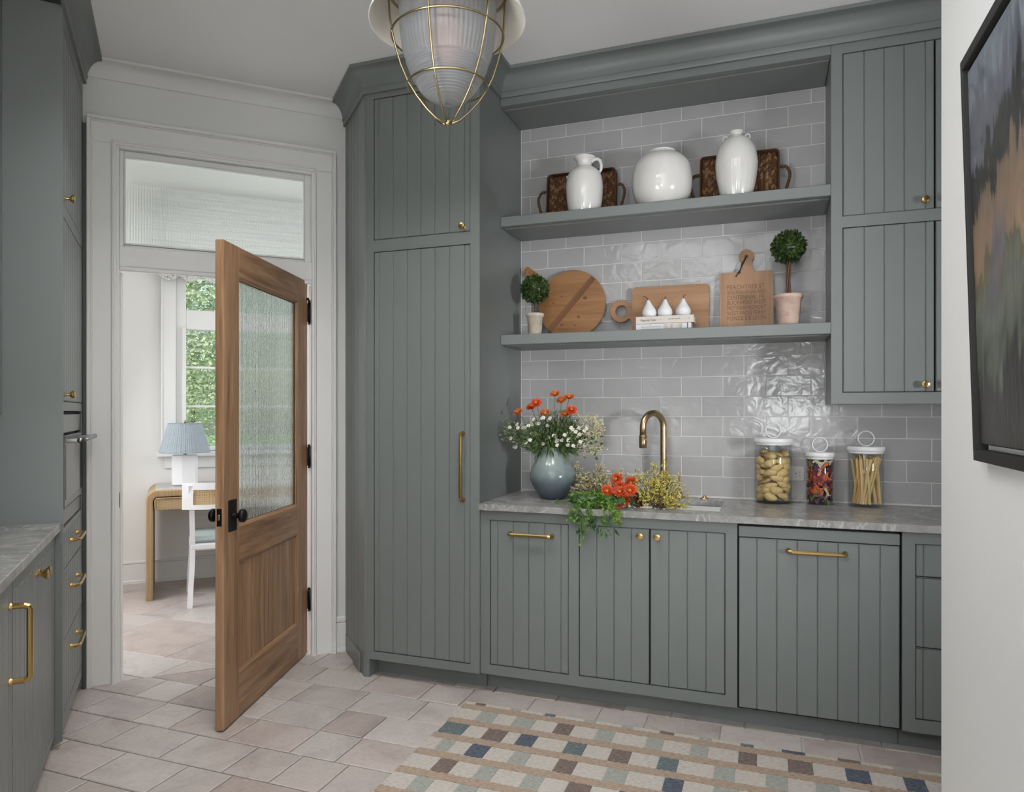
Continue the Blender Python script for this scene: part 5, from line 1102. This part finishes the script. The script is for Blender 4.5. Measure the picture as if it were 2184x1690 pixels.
# ------------------------------------------------------------------ blue vase and flowers
VX, VY = -1.012, 3.472
v = thing('blue_vase', 'blue grey glazed pot bellied vase on the worktop next to the tall cabinet', 'vase', (VX, VY, CZ))
pr = strip([(.050, 0), (.058, .003), (.074, .022), (.098, .060), (.1135, .100), (.113, .130), (.098, .170), (.076, .206), (.058, .232), (.051, .243), (.052, .250), (.056, .256)], 5)
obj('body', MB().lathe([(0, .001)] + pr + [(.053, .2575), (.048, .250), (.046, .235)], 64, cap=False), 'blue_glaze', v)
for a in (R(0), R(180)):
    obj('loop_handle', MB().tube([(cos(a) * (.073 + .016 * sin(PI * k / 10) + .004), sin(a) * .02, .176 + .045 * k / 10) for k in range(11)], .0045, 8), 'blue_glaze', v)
def flower_mesh(rad, n, layers, mat_, cup=.25):
    mb = MB(); rg_ = random.Random(n)
    for L_ in range(layers):
        for k in range(n):
            a = 2 * PI * (k + .5 * L_) / n + rg_.uniform(-.06, .06); l_ = rad * (1 - .18 * L_) * rg_.uniform(.9, 1.05); w_ = rad * .17; el = cup + .35 * L_ + rg_.uniform(-.08, .08)
            T = Matrix.Rotation(a, 4, 'Z') @ Matrix.Rotation(-el, 4, 'Y')
            mb.add([(rad * .12, 0, 0), (l_ * .55, w_, .001), (l_ * .92, w_ * .7, -.001), (l_, 0, -.002), (l_ * .92, -w_ * .7, -.001), (l_ * .55, -w_, .001), (l_ * .6, 0, -rad * .06)], [(0, 1, 6), (1, 2, 6), (2, 3, 6), (3, 4, 6), (4, 5, 6), (5, 0, 6)], T=T)
    return mb.mesh('flower', mat_)
def orient(o, d): o.rotation_euler = Vector(d).to_track_quat('Z', 'Y').to_euler()
fl_o = flower_mesh(.0235, 18, 3, 'orange_petal', .15); fl_p = flower_mesh(.0225, 16, 2, 'orange_petal_pale', .3); fl_w = flower_mesh(.0115, 10, 1, 'white_petal', .1); fl_d = flower_mesh(.0235, 18, 3, 'dark_petal', .15)
cen = MB().sphere((0, 0, .002), .006, 10, 6, sq=(1, 1, .5)).mesh('flower_centre', 'flower_centre'); cen_s = MB().sphere((0, 0, .001), .0028, 8, 5, sq=(1, 1, .6)).mesh('daisy_centre', 'yellow_petal')
bq = thing('bouquet', 'loose bouquet of orange flowers, daisies and greenery in the blue vase', 'flowers', (VX, VY, CZ + .235))
rng = random.Random(4)
def leafy(mb, p, d, l_, w_, rng, droop=.0):
    d = Vector(d).normalized(); up = Vector((rng.gauss(0, 1), rng.gauss(0, 1), rng.gauss(0, 1))); sd_ = d.cross(up).normalized(); nn = d.cross(sd_); p = Vector(p)
    mb.add([p, p + d * l_ * .45 + sd_ * w_ + nn * w_ * .35, p + d * l_ - Vector((0, 0, droop * l_)), p + d * l_ * .45 - sd_ * w_ + nn * w_ * .35, p + d * l_ * .5], [(0, 1, 4), (1, 2, 4), (2, 3, 4), (3, 0, 4)])
st = MB(); lf = MB(); dl = MB(); yb = MB(); tw = MB()
heads = [(-.984, 1.435), (-1.012, 1.372), (-.955, 1.405), (-.921, 1.420), (-1.132, 1.374), (-1.085, 1.393), (-1.170, 1.345), (-1.043, 1.341), (-.902, 1.357), (-.940, 1.335)]
heads = [h for i, h in enumerate(heads) if i != 1]
for i, (hx_, hz_) in enumerate(heads):
    dy = rng.uniform(-.06, .05) - .02; p1 = Vector((hx_ - VX, dy, hz_ - (CZ + .235))); p0 = Vector((rng.uniform(-.02, .02), rng.uniform(-.02, .02), -.15)); mid = Vector((p1.x * .35, p1.y * .35, .06))
    st.tube([p0, mid, p1 - Vector((0, 0, .004))], .0016, 5); o = obj('orange_flower', fl_o if i in (3, 7, 4) else fl_p, None, bq, p1); orient(o, (p1.x * .8 - .1 + rng.gauss(0, .2), -.75 + p1.y, 1.0 + rng.gauss(0, .25))); o.scale = (1.3, 1.3, 1.3); c_ = obj('flower_centre', cen, None, o)
for i in range(80):
    a = rng.uniform(-1, 1); px_ = a * .20 - .01; pz = .02 + rng.uniform(.0, .16) * (1 - .3 * abs(a)); py = rng.uniform(-.13, .05); p1 = Vector((px_, py, pz)); st.tube([(px_ * .1, py * .1, -.05), (px_ * .5, py * .5, pz * .6), p1], .0009, 4)
    o = obj('daisy', fl_w, None, bq, p1); orient(o, (p1.x * 2 + rng.gauss(0, .3), -.8, .5)); obj('daisy_centre', cen_s, None, o)
for i in range(1500):       # green filler leaves
    a = rng.uniform(-1, 1); zz_ = rng.uniform(.0, .15); wmax = .08 + .55 * max(0, zz_ + .03) if zz_ < .08 else .155 - (zz_ - .08) * .7
    p = Vector((a * wmax, rng.uniform(-1, 1) * wmax * .75, zz_ + .0)); leafy(lf, p, (p.x * 2.5, p.y * 2.5, rng.uniform(-.9, .6)), rng.uniform(.014, .034), rng.uniform(.0028, .006), rng)
for i in range(1000):       # dusty side sprays on the left
    a = rng.random(); p = Vector((-.10 - .13 * a + rng.gauss(0, .012), rng.uniform(-.09, .03), .02 + .10 * a * rng.uniform(.4, 1.5))); leafy(dl, p, (-1, rng.gauss(0, .8), rng.gauss(.3, .8)), .015, .0045, rng)
for i in range(110):        # upright fine stems with buds on top
    a = rng.gauss(0, .4); p1 = Vector((a * .13 + .01, rng.uniform(-.06, .06), rng.uniform(.13, .215))); tw.tube([(p1.x * .1, p1.y * .1, -.05), (p1.x * .6, p1.y * .6, p1.z * .6), p1], .0007, 4, smooth=False)
    for _ in range(7): q = p1 + Vector((rng.gauss(0, .008), rng.gauss(0, .008), -rng.random() * .05)); leafy(dl, q, (rng.gauss(0, .5), rng.gauss(0, .5), 1), .012, .0028, rng)
for i in range(46):        # branching sprays to the right
    a = rng.random(); p1 = Vector((.10 + .15 * rng.random()**.7, rng.uniform(-.08, .05), -.01 + .19 * rng.random())); tw.tube([(.02, 0, -.02), (p1.x * .55, p1.y * .5, p1.z * .35 + .01), p1], .0008, 4, smooth=False)
    for _ in range(16): q = p1 + Vector((rng.gauss(0, .012), rng.gauss(0, .012), rng.gauss(0, .012))); leafy(yb, q, (rng.gauss(.3, .6), rng.gauss(0, .6), .8), .010, .0034, rng)
for i in range(34):        # big drooping leaves round the mouth
    a = rng.uniform(0, 2 * PI); r0 = rng.uniform(.05, .11); p = Vector((r0 * cos(a), r0 * sin(a), rng.uniform(-.01, .05))); leafy(lf, p, (cos(a), sin(a), -1.1), rng.uniform(.03, .055), rng.uniform(.006, .011), rng)
for i in range(40):
    p = Vector((rng.uniform(.08, .25), rng.uniform(-.08, .03), rng.uniform(-.02, .10))); leafy(lf, p, (1, rng.gauss(0, .5), rng.gauss(-.2, .6)), .024, .008, rng)
obj('stems', st, 'green_stem', bq); obj('twigs', tw, 'twig', bq, kind='stuff'); obj('leaves', lf, 'bouquet_leaf', bq, kind='stuff'); obj('dusty_sprays', dl, 'dusty_leaf', bq, kind='stuff'); obj('yellow_buds', yb, 'pale_yellow_petal', bq, kind='stuff')

def spray(base, tips, n_br, n_bud, bud, bm, tm, rng, rad=.0011):
    for t1 in tips:
        b = Vector(base) + Vector((rng.gauss(0, .012), rng.gauss(0, .015), rng.gauss(0, .004))); e = Vector(t1); m_ = (b + e) / 2 + Vector((rng.gauss(0, .008), rng.gauss(0, .008), rng.gauss(0, .008))); tm.tube([b, m_, e], [rad, rad, rad * .6], 4, smooth=False)
        for _ in range(n_br):
            s_ = rng.uniform(.35, 1); o_ = m_ + (e - m_) * (s_ - .5) * 2 if s_ > .5 else b + (m_ - b) * s_ * 2; d_ = ((e - b).normalized() + Vector((rng.gauss(0, .7), rng.gauss(0, .7), rng.gauss(.2, .6)))).normalized(); L_ = rng.uniform(.015, .040); q = o_ + d_ * L_; tm.tube([o_, q], rad * .55, 3, smooth=False)
            for _ in range(n_bud): p = o_ + (q - o_) * rng.uniform(.3, 1.1) + Vector((rng.gauss(0, .003), rng.gauss(0, .003), rng.gauss(0, .003))); leafy(bm, p, d_ + Vector((rng.gauss(0, .5), rng.gauss(0, .5), rng.gauss(0, .5))), bud * rng.uniform(.7, 1.3), bud * .36, rng)
# yellow spray lying behind, on the left
y1_ = thing('yellow_flower_bunch', 'airy pale yellow flower bunch lying between the blue vase and the orange flowers', 'flowers', (-.74, 3.46, CZ + .004)); bm_, tm_ = MB(), MB(); rng = random.Random(8)
spray((.03, .0, .012), [(-.195 + .27 * rng.random()**.9, rng.uniform(-.02, .12), rng.uniform(.03, .165)) for _ in range(46)], 9, 6, .010, bm_, tm_, rng); obj('twigs', tm_, 'twig', y1_, kind='stuff'); obj('blossoms', bm_, 'pale_yellow_petal', y1_, kind='stuff')
# yellow spray on the right, in front of the tap, resting over the sink
y2_ = thing('yellow_flower_bunch', 'dense yellow flower bunch leaning over the sink in front of the faucet', 'flowers', (-.47, 3.30, CZ + .003)); bm_, tm_ = MB(), MB(); rng = random.Random(9)
spray((.01, -.03, .006), [(rng.gauss(.01, .055), rng.uniform(-.03, .12), rng.uniform(.03, .155) * (1 - .0 * rng.random())) for _ in range(52)], 9, 6, .0088, bm_, tm_, rng); spray((.0, -.03, .006), [(rng.uniform(-.05, .13), rng.uniform(-.06, .02), rng.uniform(.006, .05)) for _ in range(26)], 8, 6, .0088, bm_, tm_, rng)
spray((-.03, .0, .05), [(-.10, .03, .145), (-.085, .05, .12), (-.03, .09, .185), (.02, .07, .20)], 9, 6, .010, bm_, tm_, rng); obj('twigs', tm_, 'twig', y2_, kind='stuff'); obj('blossoms', bm_, 'yellow_petal', y2_, kind='stuff')
# orange bunch
ob_ = thing('orange_flower_bunch', 'bunch of bright orange daisy flowers lying on the worktop edge', 'flowers', (-.62, 3.30, CZ + .003)); rng = random.Random(10); st = MB(); lf = MB()
for i, (x_, z_) in enumerate([(-.662, 1.035), (-.597, 1.020), (-.692, .985), (-.630, .985), (-.672, .952), (-.612, .945), (-.640, 1.003), (-.648, .925), (-.560, .935), (-.582, .995)]):
    dy = {0: .02, 1: .03, 8: .01}.get(i, -.055 + rng.uniform(-.02, .02)) + (.02 if i == 6 else 0); p1 = Vector((x_ + .62 + .004, dy, z_ - CZ - .003)); st.tube([(.0, .10, .02), (p1.x * .5, .04, p1.z * .6), p1 - Vector((0, -.006, .002))], .0018, 5)
    o = obj('orange_flower', fl_d if i == 8 else fl_o, None, ob_, p1); orient(o, (rng.gauss(-.05, .22), -1, .35 + rng.gauss(0, .15))); o.scale = (1.38, 1.38, 1.38); obj('flower_centre', cen, None, o)
for i in range(60): p = Vector((rng.uniform(-.06, .07), rng.uniform(-.06, .06), rng.uniform(.0, .06))); leafy(lf, p, (rng.gauss(0, 1), rng.gauss(-.3, .7), rng.gauss(0, .5)), .034, .009, rng)
obj('stems', st, 'green_stem', ob_); obj('leaves', lf, 'dark_leaf', ob_, kind='stuff')
# greenery hanging over the edge
gb = thing('greenery_bunch', 'bright green leafy bunch trailing over the worktop edge', 'flowers', (-.72, 3.20, CZ + .004)); rng = random.Random(12); st = MB(); lf = MB(); dk = MB()
def sprig(p0, p1, sag):
    pts = [Vector(p0) + (Vector(p1) - Vector(p0)) * s_ + Vector((rng.gauss(0, .002), rng.gauss(0, .002), sag * sin(PI * s_))) for s_ in (0, .25, .5, .75, 1)]; st.tube(pts, .0011, 4, smooth=False)
    for k in range(11):
        s_ = .2 + .8 * k / 10; i = min(3, int(s_ * 4)); q = pts[i] + (pts[i + 1] - pts[i]) * (s_ * 4 - i)
        for _ in range(2): leafy(lf, q, (rng.gauss(0, 1), rng.gauss(-.2, .8), rng.gauss(0, .8)), rng.uniform(.010, .020), rng.uniform(.004, .0075), rng)
for _ in range(34): a = rng.uniform(-1, 1); sprig((.02 + rng.gauss(0, .03), .12, .03), (a * .13, rng.uniform(-.045, .06), rng.uniform(.015, .06)), .02)
for _ in range(30): a = rng.uniform(-1, 1); sprig((rng.gauss(0, .045), .02, .035), (a * .125, -.075 + rng.uniform(-.02, .012), rng.uniform(-.10, .0) * (1 - .4 * abs(a))), .03)
for e in ((-.075, -.066, -.16), (-.055, -.07, -.145), (.035, -.075, -.125), (.07, -.07, -.11), (.105, -.068, -.06)): sprig((rng.gauss(0, .03), -.01, .03), e, .03)
for _ in range(80): p = Vector((rng.uniform(-.13, .10), rng.uniform(-.05, .14), rng.uniform(.008, .055))); leafy(dk, p, (rng.gauss(0, 1), rng.gauss(-.2, .8), rng.gauss(0, .4)), rng.uniform(.025, .045), rng.uniform(.009, .014), rng)
for _ in range(26): p = Vector((rng.uniform(-.10, .10), -.072 + rng.uniform(-.02, .01), rng.uniform(-.10, .01))); leafy(dk, p, (rng.gauss(0, .5), rng.gauss(-.2, .3), -1), rng.uniform(.025, .04), rng.uniform(.008, .013), rng)
obj('stems', st, 'green_stem', gb, kind='stuff'); obj('leaves', lf, 'bright_leaf', gb, kind='stuff'); obj('dark_leaves', dk, 'dark_leaf', gb, kind='stuff')
lg = thing('loose_leaves', 'small fallen green sprig on the worktop below the blue vase', 'leaves', (-.90, 3.28, CZ + .001)); lf = MB()
for cx_ in (-.035, .03, .045):
    for _ in range(12): leafy(lf, (cx_ + rng.gauss(0, .012), rng.gauss(0, .012), .004 + rng.random() * .012), (rng.gauss(0, 1), rng.gauss(0, 1), rng.uniform(0, .4)), .018, .006, rng)
obj('leaves', lf, 'bright_leaf', lg, kind='stuff')

# ------------------------------------------------------------------ hall: desk, lamp, chairs (local x = U, y = N)
DZ = .788
dk_ = thing('desk', 'wicker waterfall desk with rounded corners and a glass top', 'desk', UN(-.178, 5.65, 0), A45)
th = .048; Wd = 1.46; rad_o = .075
def waterfall(y0, y1):
    out = [(0, 0)] + [(rad_o - rad_o * cos(R(a)), DZ - rad_o + rad_o * sin(R(a))) for a in range(0, 91, 15)] + [(Wd - rad_o + rad_o * sin(R(a)), DZ - rad_o + rad_o * cos(R(a))) for a in range(0, 91, 15)] + [(Wd, 0)]
    ri_ = rad_o - th + .01; inn = [(Wd - th, 0)] + [(Wd - th - ri_ + ri_ * cos(R(a)), DZ - th - ri_ + ri_ * sin(R(a))) for a in range(0, 91, 15)] + [(th + ri_ - ri_ * sin(R(a)), DZ - th - ri_ + ri_ * cos(R(a))) for a in range(0, 91, 15)] + [(th, 0)]
    mb = MB(); n = len(out); inn = inn[::-1]
    vs = [(x_, y_, z_) for y_ in (y0, y1) for x_, z_ in out] + [(x_, y_, z_) for y_ in (y0, y1) for x_, z_ in inn]; fs = []
    m_ = len(inn); 
    for k in range(n - 1): fs += [(k, k + 1, n + k + 1, n + k)]
    for k in range(m_ - 1): fs += [(2 * n + k, 2 * n + m_ + k, 2 * n + m_ + k + 1, 2 * n + k + 1)]
    for k in range(n - 1): fs += [(k, 2 * n + k, 2 * n + k + 1, k + 1), (n + k, n + k + 1, 2 * n + m_ + k + 1, 2 * n + m_ + k)]
    fs += [(0, n, 2 * n + m_, 2 * n), (n - 1, 2 * n + n - 1, 2 * n + m_ + n - 1, n + n - 1)]
    mb.add(vs, fs); return mb
o = obj('frame', waterfall(0, .58), 'rattan', dk_); bev(o, .012, 3)
obj('top_panel', MB().box(.06, Wd - .06, .05, .53, DZ - .002, DZ + .003, .002), 'outlet_white', dk_); obj('glass_top', MB().box(.055, Wd - .055, .045, .535, DZ + .0032, DZ + .008, .001), 'clear_glass', dk_)
for k in range(2):
    dq = obj('drawer', MB().box(.056 + .68 * k, .715 + .68 * k, .006, .40, .645, .735, .012), 'rattan', dk_)
    rim = []; x0_, x1_ = .062 + .68 * k, .709 + .68 * k
    rim = [(x0_ + .012, 0.004, .651), (x1_ - .012, .004, .651), (x1_, .004, .663), (x1_, .004, .717), (x1_ - .012, .004, .729), (x0_ + .012, .004, .729), (x0_, .004, .717), (x0_, .004, .663)]
    obj('drawer_edge', MB().tube(rim, .005, 6, closed=True), 'rattan', dq)
tl = thing('table_lamp', 'table lamp with pleated blue shade and white block base', 'lamp', UN(.082, 5.93, DZ + .0085), A45)
obj('base', MB().prism([(-.085, -.045), (-.02, -.062), (.07, -.058), (.088, -.02), (.078, .05), (-.07, .056), (-.092, .01)], 0, .225, 'z', b=.006), 'white_matte', tl)
obj('neck', MB().lathe([(.012, .224), (.012, .245), (.006, .25), (.006, .47), (.010, .475), (.006, .486), (0, .488)], 12, cap=False), 'antique_brass', tl)
pl_ = lambda r_, z_, a: r_ * (1 + .012 * sin(a * 70) + .006 * sin(a * 31 + 1))
obj('lamp_shade', MB().lathe([(.178, .245), (.1775, .248), (.150, .35), (.118, .462), (.1175, .464)], 280, fr=pl_, cap=False), 'lamp_shade_cloth', tl)
obj('shade_trim', MB().tube([(.1785 * cos(2 * PI * k / 48), .1785 * sin(2 * PI * k / 48), .246) for k in range(48)], .003, 6, closed=True), 'lamp_shade_cloth', tl); obj('shade_trim', MB().tube([(.118 * cos(2 * PI * k / 48), .118 * sin(2 * PI * k / 48), .463) for k in range(48)], .003, 6, closed=True), 'lamp_shade_cloth', tl)

def bar(path, w_, d_): return MB().tube(path, [w_ * .7071] * len(path), 4, smooth=False, flat=d_ / w_)
def chair():
    c = thing('chair', 'white curved back chair with caned rail pushed up to the wicker desk', 'chair', UN(.33, 5.60, 0), A45)
    # local: y+ towards desk; seat centre at origin
    hw = .215
    for s_ in (-1, 1):
        obj('rear_leg', bar([(s_ * (hw + .012), -.255, 0), (s_ * (hw + .004), -.225, .14), (s_ * (hw - .006), -.20, .30), (s_ * (hw - .008), -.195, .42), (s_ * (hw - .004), -.205, .60), (s_ * (hw + .0), -.225, .74), (s_ * (hw + .004), -.245, .845)], .034, .034), 'white_lacquer', c)
        obj('front_leg', bar([(s_ * (hw + .008), .245, 0), (s_ * (hw + .002), .225, .16), (s_ * (hw - .008), .205, .32), (s_ * (hw - .01), .20, .42)], .034, .034), 'white_lacquer', c)
    obj('seat_frame', MB().box(-.225, .225, -.215, .225, .385, .432, .012), 'white_lacquer', c)
    sm = MB().box(-.222, .222, -.21, .222, .43, .478, .02); o = obj('seat_cushion', sm, 'seat_fabric', c); bev(o, .015, 3)
    def arc(x_): return -.262 - .055 * cos(PI * x_ / (2 * .27)) + .055
    def curved(z0, z1, x0_, x1_, t0, n=14):
        mb = MB(); vs = []
        for k in range(n + 1):
            x_ = x0_ + (x1_ - x0_) * k / n; y_ = -.205 - .075 * cos(PI * x_ / .56) ; 
            for yy, zz_ in ((y_ - t0 / 2, z0), (y_ + t0 / 2, z0), (y_ + t0 / 2, z1), (y_ - t0 / 2, z1)): vs.append((x_, yy - .015, zz_))
        fs = []
        for k in range(n):
            for m_ in range(4): m2_ = (m_ + 1) % 4; fs.append((4 * k + m_, 4 * k + m2_, 4 * k + 4 + m2_, 4 * k + 4 + m_))
        fs += [(0, 1, 2, 3), (4 * n + 3, 4 * n + 2, 4 * n + 1, 4 * n)]; mb.add(vs, fs); return mb
    obj('top_rail', curved(.812, .858, -.275, .275, .022), 'white_lacquer', c); obj('lower_rail', curved(.676, .708, -.275, .275, .022), 'white_lacquer', c)
    obj('rail_end', curved(.700, .82, -.275, -.205, .022, 3), 'white_lacquer', c); obj('rail_end', curved(.700, .82, .205, .275, .022, 3), 'white_lacquer', c)
    mb = MB(); nx, nz = 26, 7; vs = []; idx = {}
    def P(i, j): x_ = -.205 + .41 * i / (nx * 3); return (x_, -.22 - .075 * cos(PI * x_ / .56), .706 + .108 * j / (nz * 3))
    for i in range(nx * 3 + 1):
        for j in range(nz * 3 + 1): idx[i, j] = len(vs); vs.append(P(i, j))
    mb.add(vs, [(idx[i, j], idx[i + 1, j], idx[i + 1, j + 1], idx[i, j + 1]) for i in range(nx * 3) for j in range(nz * 3) if not (i % 3 == 1 and j % 3 == 1)])
    obj('cane_panel', mb, 'cane', c)
    return c
c1 = chair(); c2 = copy_tree(c1); c2.location = UN(.40 + .52, 5.80, 0); c2.rotation_euler = (0, 0, A45 + R(8))
c2['label'] = 'second white caned chair farther right at the wicker desk, seen through the door glass'; c1['label'] = 'white caned chair at the wicker desk, partly hidden by the oak door'
